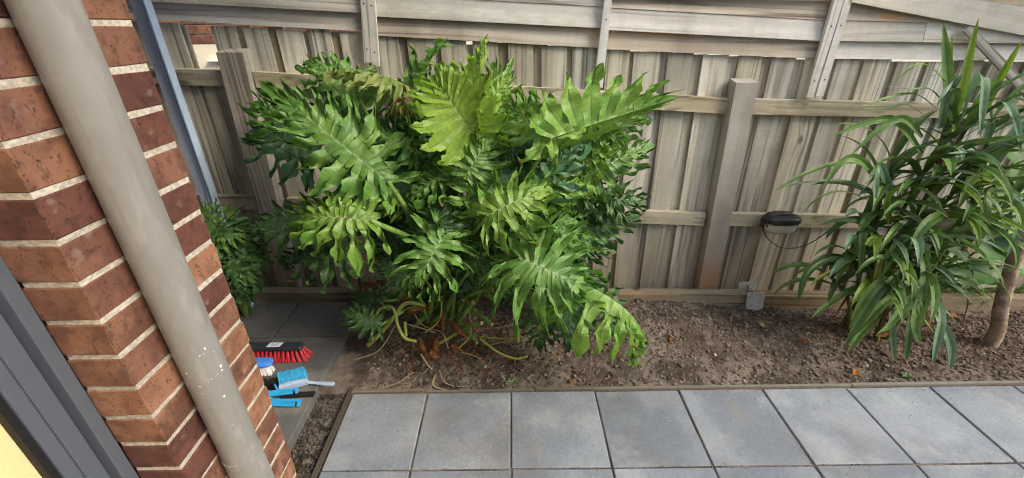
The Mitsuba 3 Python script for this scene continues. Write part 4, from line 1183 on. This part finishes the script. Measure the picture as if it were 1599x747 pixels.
for pts, w, nrm, mat in (
        ([(2.098, 2.02, 1.097), (2.009, 2.02, 1.229), (1.938, 2.04, 1.392), (1.87, 2.06, 1.555)], .050, CAMN, 'strap_mid'),
        ([(2.083, 2.04, 1.063), (2.063, 2.04, 1.254), (2.042, 2.06, 1.428), (2.033, 2.08, 1.573)], .040, CAMN, 'strap_bright'),
        ([(2.186, 2.02, 1.141), (2.182, 2.02, 1.283), (2.169, 2.0, 1.392), (2.161, 1.98, 1.489)], .034, CAMN, 'strap_bright'),
        ([(2.049, 2.05, 1.107), (2.002, 2.07, 1.334), (1.964, 2.1, 1.513)], .022, CAMN, 'strap_bright'),
        ([(2.054, 1.98, 1.15), (1.986, 1.94, 1.296), (1.944, 1.88, 1.36), (1.914, 1.82, 1.337), (1.916, 1.78, 1.231), (1.937, 1.76, 1.128)], .050, UPN, 'strap_blue'),
        ([(2.213, 2.0, 1.202), (2.17, 1.95, 1.238), (2.13, 1.88, 1.234), (2.164, 1.84, 1.15), (2.214, 1.82, 1.044)], .046, UPN, 'strap_blue'),
        ([(1.993, 2.0, 1.118), (1.91, 1.95, 1.269), (1.873, 1.9, 1.358), (1.781, 1.84, 1.286), (1.763, 1.82, 1.238)], .040, CAMN, 'strap_blue'),
        ([(1.992, 2.02, 1.215), (1.854, 1.98, 1.292), (1.759, 1.96, 1.296), (1.597, 1.94, 1.314)], .022, UPN, 'strap_dark'),
        ([(1.98, 2.04, 1.31), (1.794, 2.0, 1.396), (1.689, 1.98, 1.337)], .018, UPN, 'strap_bright'),
        ([(1.957, 2.02, 1.202), (1.8, 1.98, 1.271), (1.665, 1.95, 1.266), (1.529, 1.92, 1.23)], .026, UPN, 'strap_mid'),
        ([(2.005, 2.0, 1.103), (1.791, 1.98, 1.224), (1.655, 1.95, 1.217), (1.483, 1.92, 1.225)], .018, UPN, 'strap_mid'),
        ([(1.94, 1.98, 1.003), (1.734, 1.95, 1.161), (1.593, 1.92, 1.168), (1.42, 1.9, 1.11)], .036, CAMN, 'strap_mid'),
        ([(1.909, 1.98, 1.079), (1.739, 1.93, 1.178), (1.62, 1.9, 1.13), (1.524, 1.88, 1.03)], .036, CAMN, 'strap_mid'),
        ([(1.805, 2.0, 0.839), (1.654, 1.98, 0.957), (1.495, 1.95, 0.962), (1.361, 1.93, 0.917), (1.25, 1.92, 0.849)], .034, UPN, 'strap_mid'),
        ([(1.818, 2.0, 0.805), (1.647, 1.97, 0.868), (1.467, 1.94, 0.887), (1.314, 1.93, 0.87), (1.248, 1.92, 0.843)], .020, UPN, 'strap_dark'),
        ([(1.797, 1.98, 0.863), (1.604, 1.93, 0.997), (1.504, 1.9, 0.986), (1.438, 1.87, 0.865)], .040, CAMN, 'strap_mid'),
        ([(1.843, 2.0, 0.736), (1.616, 1.95, 0.827), (1.485, 1.93, 0.81), (1.412, 1.92, 0.721)], .018, UPN, 'strap_mid'),
        ([(1.889, 1.95, 0.722), (1.721, 1.9, 0.938), (1.647, 1.86, 0.976), (1.656, 1.8, 0.789)], .040, CAMN, 'strap_blue'),
        ([(1.9, 1.95, 0.652), (1.766, 1.88, 0.819), (1.794, 1.84, 0.926)], .034, CAMN, 'strap_bright'),
        ([(2.044, 1.85, 0.762), (1.955, 1.8, 0.753), (1.878, 1.76, 0.733), (1.819, 1.73, 0.645)], .050, (-.3, -.6, .75), 'strap_mid'),
        ([(2.33, 1.92, 0.795), (2.211, 1.86, 0.852), (2.15, 1.8, 0.813), (2.146, 1.76, 0.704), (2.149, 1.74, 0.594)], .054, CAMN, 'strap_mid'),
        ([(2.288, 1.95, 0.716), (2.198, 1.9, 0.869), (2.181, 1.85, 0.924), (2.04, 1.8, 0.937), (1.982, 1.76, 0.838)], .052, (-.2, -.6, .75), 'strap_bright'),
        ([(2.244, 1.9, 0.837), (2.292, 1.85, 0.848), (2.325, 1.8, 0.779), (2.322, 1.76, 0.668), (2.309, 1.74, 0.572)], .050, UPN, 'strap_blue'),
        ([(1.975, 1.8, 0.55), (1.964, 1.74, 0.497), (1.945, 1.68, 0.374), (1.925, 1.64, 0.265), (1.973, 1.62, 0.16)], .060, CAMN, 'strap_mid'),
        ([(2.038, 1.78, 0.417), (1.948, 1.72, 0.391), (1.853, 1.67, 0.316), (1.797, 1.64, 0.256), (1.736, 1.62, 0.223)], .044, (-.3, -.7, .6), 'strap_mid'),
        ([(1.832, 1.86, 0.519), (1.798, 1.8, 0.445), (1.804, 1.76, 0.32), (1.841, 1.73, 0.184)], .036, CAMN, 'strap_yellow'),
        ([(1.859, 1.9, 0.324), (1.725, 1.84, 0.325), (1.603, 1.8, 0.264), (1.522, 1.77, 0.207)], .036, UPN, 'strap_mid'),
        ([(1.82, 1.95, 0.372), (1.687, 1.9, 0.416), (1.584, 1.87, 0.397), (1.517, 1.85, 0.349)], .030, UPN, 'strap_yellow'),
        ([(1.817, 1.95, 0.431), (1.632, 1.9, 0.481), (1.508, 1.86, 0.431), (1.484, 1.84, 0.27)], .030, UPN, 'strap_dark'),
        ([(1.874, 2.0, 0.422), (1.636, 1.95, 0.472), (1.516, 1.9, 0.388), (1.518, 1.88, 0.2)], .026, UPN, 'strap_dark'),
        ([(1.942, 1.8, 0.251), (1.946, 1.74, 0.134), (1.986, 1.7, -0.027)], .034, CAMN, 'strap_blue'),
        ([(2.002, 1.76, 0.278), (1.985, 1.7, 0.166), (2.007, 1.67, -0.0)], .034, CAMN, 'strap_dark'),
        ([(2.077, 1.78, 0.302), (2.057, 1.72, 0.352), (2.078, 1.68, 0.278), (2.069, 1.64, 0.174), (2.085, 1.62, 0.036)], .046, UPN, 'strap_blue'),
        ([(2.118, 1.74, 0.252), (2.132, 1.68, 0.199), (2.166, 1.64, 0.112), (2.194, 1.62, -0.008)], .044, CAMN, 'strap_blue'),
        ([(1.938, 1.82, 0.467), (1.787, 1.78, 0.557), (1.683, 1.75, 0.555), (1.618, 1.73, 0.49)], .034, UPN, 'strap_mid'),
        ([(1.929, 1.82, 0.393), (1.787, 1.76, 0.433), (1.701, 1.72, 0.331), (1.672, 1.7, 0.191)], .044, (-.4, -.6, .7), 'strap_mid'),
        ([(1.902, 1.8, 0.462), (1.768, 1.73, 0.379), (1.696, 1.69, 0.238), (1.661, 1.67, 0.094)], .046, (-.4, -.6, .7), 'strap_dark'),
        ([(1.859, 1.76, 0.241), (1.753, 1.71, 0.161), (1.701, 1.68, 0.064)], .042, (-.4, -.6, .7), 'strap_mid'),
        ([(1.979, 1.8, 0.348), (1.83, 1.73, 0.341), (1.738, 1.7, 0.229), (1.672, 1.68, 0.147)], .044, (-.4, -.6, .7), 'strap_mid'),
        ([(1.853, 1.86, 0.591), (1.735, 1.83, 0.635), (1.692, 1.8, 0.607), (1.759, 1.8, 0.67)], .030, UPN, 'strap_bright'),
        ([(1.817, 1.9, 0.422), (1.695, 1.86, 0.593), (1.677, 1.84, 0.672), (1.709, 1.8, 0.446)], .040, CAMN, 'strap_dark'),
        ([(1.955, 1.95, 0.755), (1.926, 1.9, 0.873), (1.995, 1.86, 0.971), (2.121, 1.84, 1.082)], .034, UPN, 'strap_mid'),
        ([(2.086, 1.95, 0.885), (2.109, 1.9, 0.993), (2.148, 1.86, 1.068), (2.252, 1.84, 1.149)], .036, UPN, 'strap_blue'),
        ([(2.178, 1.95, 0.819), (2.168, 1.9, 0.993), (2.187, 1.86, 1.048), (2.287, 1.84, 1.135)], .030, UPN, 'strap_mid'),
        ([(1.963, 1.9, 0.995), (1.994, 1.86, 1.036), (2.027, 1.84, 1.046), (1.895, 1.82, 1.048)], .03, UPN, 'strap_blue'),
        ([(2.269, 1.86, 0.362), (2.31, 1.82, 0.402), (2.413, 1.8, 0.283), (2.427, 1.8, 0.17)], .014, UPN, 'strap_mid')):
    add_strap(st, bez(pts, 24), w, nrm, mat, n=18, fold=.2)
for pts, w in (([(1.994, 1.95, 1.026), (1.986, 1.92, 0.928), (1.926, 1.9, 0.873), (1.923, 1.9, 0.822)], .020), ([(2.037, 1.9, 0.281), (1.998, 1.86, 0.123), (2.014, 1.84, -0.037)], .016), ([(2.177, 1.88, 0.231), (2.228, 1.84, 0.092), (2.222, 1.8, -0.042)], .015),
               ([(1.905, 1.98, 0.292), (1.825, 1.95, 0.188), (1.794, 1.94, 0.065)], .014), ([(2.334, 1.9, 0.375), (2.417, 1.88, 0.227), (2.432, 1.86, 0.094)], .015), ([(1.955, 1.76, 0.118), (1.855, 1.7, 0.152), (1.774, 1.66, 0.186)], .018)):
    add_strap(st, bez(pts, 18), w, UPN, 'dry_leaf_mat', n=12, fold=.5, twist=1.2)

# low leafy plants behind the sleeper at the right
bp_ = thing('broad_leaf_plant', 'low plant with round glossy dark leaves behind the tree trunk', 'plant')


def round_leaf(c, nrm, r, seed):
    q = np.random.default_rng(seed)
    n = unit(nrm)
    a = unit(np.cross(n, [.2, .1, 1]))
    b = np.cross(n, a)
    V, UV, f = [np.asarray(c, float)], [(.45, .5)], []
    K, R = 22, 5
    for i in range(1, R + 1):
        for j in range(K):
            th = 2 * np.pi * j / K
            rr = r * i / R * (1 + .07 * math.sin(5 * th + seed) * (i / R))
            V.append(V[0] + rr * (math.cos(th) * a * 1.15 + math.sin(th) * b) + n * (.28 * r * (i / R) ** 2 * (.6 + .5 * math.sin(3 * th + seed))))
            UV.append((.45 + .3 * math.cos(th) * i / R, .5 + .3 * math.sin(th) * i / R))
    for j in range(K):
        f.append([0, 1 + j, 1 + (j + 1) % K])
    for i in range(R - 1):
        for j in range(K):
            p, q2 = 1 + i * K + j, 1 + i * K + (j + 1) % K
            f += [[p, q2 + K, q2], [p, p + K, q2 + K]]
    return np.array(V), np.array(f), np.array(UV)


for (c, n, r) in (((2.731, 2.2, 0.208), (-.2, -.5, .9), .10), ((2.806, 2.22, 0.37), (.1, -.7, .7), .10), ((2.948, 2.25, 0.374), (0, -.6, .8), .11), ((2.788, 2.25, 0.582), (0, -.8, .5), .10), ((2.78, 2.22, 0.747), (-.2, -.8, .5), .11), ((2.579, 2.22, 0.331), (.1, -.7, .6), .09), ((2.752, 2.28, 0.489), (0, -.7, .6), .10),
                  ((2.975, 2.22, 0.513), (0, -.7, .6), .12), ((3.053, 2.22, 0.236), (0, -.6, .7), .10), ((2.741, 2.25, 0.918), (0, -.8, .5), .10), ((3.008, 2.3, 0.12), (0, -.5, .8), .08)):
    v, f, uv = round_leaf(c, n, r, len(scene))
    obj('leaf', mikit.ply((v, f), 'leaf_mid' if r > .105 else 'leaf_dark', smooth=True, uv=uv), bp_)
    b = np.array([c[0] * .5 + 2.75 * .5, 2.33, -.06])
    obj('petiole', mikit.ply(tube(bez([b, (np.array(c) + b) / 2 + [0, .02, .08], np.array(c) - unit(n) * .009], 10), .006, 6), 'petiole_mat', smooth=True), bp_)
gl = thing('grassy_leaf_plant', 'row of short yellow green grassy leaves behind the right timber sleeper', 'plant')
for k in range(46):
    x0 = srg.uniform(2.25, 4.0)
    az, el = srg.uniform(0, 6.28), srg.uniform(.3, 1.2)
    if math.sin(az) > 0:
        az = -az
    p = grow((x0, 2.345, -.05), az, el, srg.uniform(.14, .26), 2.2)
    add_strap(gl, p, .018, (0, -.4, .9), srg.choice(['strap_bright', 'strap_mid', 'strap_yellow'], p=[.5, .4, .1]), n=9)

# ------------------------------------------------------------------ the small tree at the right
tr = thing('small_tree', 'slender brown tree trunk leaning right at the right edge of the bed', 'tree')
tp = bez([(2.63, 1.86, -.16), (2.654, 1.86, 0.016), (2.592, 1.86, 0.197), (2.571, 1.88, 0.353), (2.554, 1.9, 0.542), (2.584, 1.92, 0.725), (3.02, 1.95, 1.05), (3.10, 1.97, 1.7)], 42)
rr = np.interp(np.linspace(0, 1, len(tp)), [0, .06, .14, .3, 1], [.042, .037, .033, .031, .026]) * (1 + .02 * np.sin(np.arange(len(tp)) * 1.9))
obj('trunk', mikit.ply(tube(tp, rr, 16), 'tree_bark', smooth=True), tr)
for k in range(5):
    a = k * 1.3
    e = np.array([3.10 + .5 * math.cos(a), 2.0 + .3 * math.sin(a), 2.1 + .12 * k])
    obj('branch', mikit.ply(tube(bez([tp[-1] - [0, 0, .02], (tp[-1] + e) / 2 + [0, 0, .1], e], 10), np.linspace(.022, .008, 11)[:len(bez([tp[-1], (tp[-1] + e) / 2, e], 10))], 8), 'tree_bark', smooth=True), tr)
cr_v, cr_f, cr_uv = [], [], []
kk = 0
for k in range(420):
    c = np.array([3.15, 2.0, 2.3]) + np.clip(srg.normal(0, .24, 3), -.5, .5) * [1.3, .9, .9]
    v, f, uv = strap([c, c + unit(srg.normal(0, 1, 3)) * .05, c + unit(srg.normal(0, 1, 3)) * .03 + [0, 0, -.05]], .045, (0, 0, 1), n=5)
    cr_v.append(v); cr_f.append(f + kk); cr_uv.append(uv); kk += len(v)
obj('crown', mikit.ply((np.vstack(cr_v), np.vstack(cr_f)), 'leaf_mid', smooth=True, uv=np.vstack(cr_uv)), tr, kind='stuff')

# ------------------------------------------------------------------ brooms and brushes on the side path
G = 0.0305
br = thing('broom_head', 'dark navy broom head with red bristles on the side path', 'broom head')
BX0, BX1, BY = -1.43, -1.085, 1.735
obj('block', mikit.ply(cham(BX0, BX1, BY - .026, BY + .026, .088, .113, .005), 'navy_plastic', smooth=20), br)
lb = obj('sticker', hexa([(-1.262, BY - .018, .1133), (-1.195, BY - .018, .1133), (-1.188, BY + .016, .1133), (-1.255, BY + .016, .1133), (-1.262, BY - .018, .1137), (-1.195, BY - .018, .1137), (-1.188, BY + .016, .1137), (-1.255, BY + .016, .1137)], 'paper_label'), br)
obj('print', mikit.ply(cat([box(-1.248, -1.205, BY - .010 + .009 * k, BY - .007 + .009 * k, .1138, .1141) for k in range(3)]), 'label_ink'), lb)
for r, dy in enumerate((-.016, 0.0, .016)):
    for k in range(16):
        x0 = BX0 + .012 + (BX1 - BX0 - .024) * k / 15
        fx = (k / 15 - .5) * 2
        flare = .028 * max(0, fx - .55) / .45 if fx > 0 else -.028 * max(0, -fx - .55) / .45
        b = np.array([x0 + flare * 1.1, BY + dy * 1.9 - .010, G + .001])
        t = np.array([x0, BY + dy, .0885])
        ex_ = RNG.uniform(-.002, .002)
        mesh = []
        for a in range(14):                               # single bundles of each tuft
            o = np.array([math.cos(a * 2.4), math.sin(a * 2.4), 0]) * math.sqrt((a + .3) / 14)
            mesh.append(tube([t + o * .0042, (t + b) / 2 + o * .0065 + [ex_ + RNG.uniform(-.001, .001), 0, 0], b + o * .0105 + [ex_ + RNG.uniform(-.003, .003), RNG.uniform(-.002, .002), RNG.uniform(0, .005)]], [.0014, .0015, .0016], 4))
        obj('bristle_tuft', mikit.ply(cat(mesh), 'red_bristle', smooth=True), br)
obj('socket', mikit.ply(tube([(BX0 + .03, BY, .10), (BX0 + .03, BY + .02, .15)], .015, 16), 'navy_plastic', smooth=40), br)

sb = thing('scrubbing_brush', 'small blue scrubbing brush with white bristles beside the brick corner', 'brush')
q = np.array((-1.241, 1.635, 0.075))
obj('grip', mikit.ply(oval(.062, .034, .015, q[0] - .018, q[1] + .004, q[2] + .006, 2.6), 'mid_blue_plastic', smooth=50), sb)
mesh = []
for k in range(90):
    a, b = NR.uniform(-.012, .030), NR.uniform(-.016, .016)
    t = np.array([q[0] - .0 + a, q[1] + b - .006, q[2] - .008])
    mesh.append(tube([t, t + [a * .2 + .012, b * .3 - .012, -.034 + NR.uniform(0, .004)]], [.0016, .0024], 4))
obj('bristles', mikit.ply(cat(mesh), 'white_bristle'), sb, kind='stuff')

hb = thing('hand_brush', 'bright blue bristled hand brush with grey blue handle lying on the path', 'brush')
a0, a1, a2 = np.array((-1.103, 1.499, 0.052)), np.array((-0.986, 1.538, 0.052)), np.array((-0.858, 1.521, 0.05))
dx = unit((a1 - a0) * [1, 1, 0])
dy = np.array([-dx[1], dx[0], 0])
sp_ = bez([a0, a0 * .5 + a1 * .5 + [0, 0, .004], a1], 12)
body = []
ks = []
hull_pts = []
for i, p in enumerate(sp_):
    g = i / (len(sp_) - 1)
    w = .013 * (1 - .25 * g)
    hull_pts.append(np.array([p + dy * w * c + np.array([0, 0, 1]) * .016 * s for c, s in ((1, .6), (.6, 1), (-.6, 1), (-1, .6), (-1, -.6), (-.6, -1), (.6, -1), (1, -.6))]))
body = trimesh.convex.convex_hull(np.vstack(hull_pts))
obj('body', mikit.ply(body, 'grey_blue_plastic', smooth=35), hb)
import manifold3d as m3
hp = bez([a1 - dx * .008, a1 * .6 + a2 * .4 + [0, 0, -.006], a2], 14)
hw = np.interp(np.linspace(0, 1, len(hp)), [0, .35, .8, 1], [.010, .008, .0125, .011])
hv = [tube(hp, hw, 12)]
hd = hv[0].copy()
hd.vertices[:, 2] = (hd.vertices[:, 2] - .05) * .62 + .05
mm = m3.Manifold(m3.Mesh(np.array(hd.vertices, np.float32), np.array(hd.faces, np.uint32)))
sl = oval(.011, .0045, .05, *(a2 - unit(a2 - a1) * .016), 2.2)
ang = math.atan2(*(a2 - a1)[[1, 0]])
c0 = a2 - unit(a2 - a1) * .016
sl.apply_translation(-c0)
sl.apply_transform(trimesh.transformations.rotation_matrix(ang, [0, 0, 1]))
sl.apply_translation(c0)
try:
    cut = mm - m3.Manifold(m3.Mesh(np.array(sl.vertices, np.float32), np.array(sl.faces, np.uint32)))
    hd = cut if cut.num_tri() > 50 else hd
except Exception:
    pass
obj('handle', mikit.ply(hd, 'grey_blue_plastic', smooth=40), hb)
for r in range(3):
    for k in range(12):
        p = a0 + (a1 - a0) * (k + .4) / 12.2 + dy * .008 + np.array([0, 0, -.010 + .011 * r])
        e = p + dy * (.052 + .004 * math.sin(k * 2.1)) + np.array([-.004, 0, .012 + .008 * r]) - dx * .004
        mesh = []
        for a in range(11):
            o = NR.uniform(-1, 1, 3) * [.006, .002, .005]
            mesh.append(tube([p + o * .5, e + o + dx * NR.uniform(-.004, .004) + dy * NR.uniform(-.004, .003)], [.0013, .0017], 4))
        obj('bristle_tuft', mikit.ply(cat(mesh), 'cyan_bristle', smooth=True), hb)

from shapely.geometry import Polygon, LineString, box as sbox
from shapely import affinity


def handle_plate(p0, p1, width, thick, hook=True):
    """A flat handle with slanted slots and a hooked end, from p0 to p1."""
    L = float(np.linalg.norm(np.asarray(p1) - np.asarray(p0)))
    pl = sbox(0, -width / 2, L, width / 2).buffer(.003).buffer(-.001)
    for k in range(4):
        s = L * (.42 + .11 * k)
        pl = pl.difference(LineString([(s, -width * .22), (s + width * .5, width * .22)]).buffer(.0016))
    if hook:
        pl = pl.difference(sbox(L * .84, -width * .55, L * .93, width * .1).buffer(.001))
    m = cat([trimesh.creation.extrude_polygon(g, thick, engine='earcut') for g in getattr(pl, 'geoms', [pl])])
    ang = math.atan2(p1[1] - p0[1], p1[0] - p0[0])
    m.apply_transform(trimesh.transformations.rotation_matrix(.5, [1, 0, 0]))
    m.apply_transform(trimesh.transformations.rotation_matrix(ang, [0, 0, 1]))
    m.apply_translation(p0)
    return m


db = thing('dustpan_brush', 'black bristled dustpan brush with slotted blue handle next to the brick corner', 'brush')
q0, q1 = np.array((-1.139, 1.458, 0.055)), np.array((-1.006, 1.476, 0.05))
obj('handle', mikit.ply(handle_plate(q0, q1, .022, .010), 'blue_plastic', smooth=20), db)
obj('arm', mikit.ply(tube(bez([np.array((-1.136, 1.516, 0.06)), np.array((-1.11, 1.488, 0.06)), np.array((-1.086, 1.462, 0.058))], 8), .005, 8), 'blue_plastic', smooth=True), db)
mesh = []
for k in range(160):
    p = np.array((-1.154, 1.519, 0.045)) + [NR.uniform(-.05, .018), NR.uniform(-.014, .022), 0]
    mesh.append(tube([p + [0, 0, -.012], p + [NR.uniform(-.008, .008), NR.uniform(-.004, .010), .022 + NR.uniform(0, .008)]], [.002, .0024], 4))
obj('bristles', mikit.ply(cat(mesh), 'black_bristle'), db, kind='stuff')
q0, q1 = np.array((-1.115, 1.418, 0.045)), np.array((-0.97, 1.411, 0.042))
dpn = thing('dustpan', 'blue plastic dustpan handle with slanted slots, frontmost of the cleaning tools', 'dustpan')
obj('handle', mikit.ply(handle_plate(q0, q1, .028, .010), 'blue_plastic', smooth=20), dpn)
obj('pan', mikit.ply(cham(q0[0] - .16, q0[0] - .005, q0[1] - .06, q0[1] + .06, G + .001, G + .012, .003), 'blue_plastic'), dpn)
q0, q1 = np.array((-1.082, 1.465, 0.034)), np.array((-0.934, 1.474, 0.034))
solo('rubber_strip', hexa([q0 + [0, -.013, -.003], q1 + [0, -.013, -.003], q1 + [0, .013, -.003], q0 + [0, .013, -.003], q0 + [0, -.012, .008], q1 + [0, -.012, .008], q1 + [0, .012, .008], q0 + [0, .012, .008]], 'black_rubber'),
     'flat black rubber strip lying between the blue handles on the path', 'strip')

# ------------------------------------------------------------------ single fallen leaves
for (c, lab, m, s) in (((1.721, 1.621, -0.005), 'orange fallen leaf on bare soil in front of the strap leaved plant', 'orange_leaf_mat', .020), ((1.628, 1.891, -0.01), 'reddish dry leaf on the soil left of the strap leaved plant', 'dry_leaf_mat', .018),
                       ((1.466, 2.033, -0.01), 'curled tan leaf on the soil just below the galvanised bracket', 'dry_pale_mat', .02), ((0.872, 1.857, 0.03), 'pale brown leaf on the soil mound right of the drooping bright leaf', 'dry_leaf_mat', .022),
                       ((0.282, 1.565, -0.006), 'small yellow orange leaf fragment near the timber edging', 'orange_leaf_mat', .012), ((2.736, 2.154, -0.05), 'orange brown leaf on the mulch left of the tree trunk', 'dry_leaf_mat', .03)):
    z = float(soil_z(c[0], c[1])) + .007
    a = NR.uniform(0, 6.28)
    v, f, uv = lobed_leaf((c[0] - s * math.cos(a), c[1] - s * math.sin(a), z), (c[0] + s * math.cos(a), c[1] + s * math.sin(a), z + .004), s * .8, (0, -.2, 1), len(scene), n=3, drop=-.3, ruf=.15, arch=.05, sf=.85)
    solo('fallen_leaf', mikit.ply((v, f), m, smooth=True, uv=uv), lab, 'leaf', 'fallen leaves on the soil')
for (c, n, lab) in (((-0.007, 1.573, 0.0), 5, 'tiny green seedling at the edge of the soil near the timber edging'), ((1.963, 1.596, -0.01), 7, 'tiny green weed under the drooping strap leaves')):
    sd = thing('seedling', lab, 'weed', 'weeds in the soil')
    zz = float(soil_z(c[0], c[1]))
    for k in range(n):
        a = k * 2.4
        add_strap(sd, grow((c[0], c[1], zz), a, .6, .035, 1.0, 6), .014, (0, 0, 1), 'strap_mid', n=6)
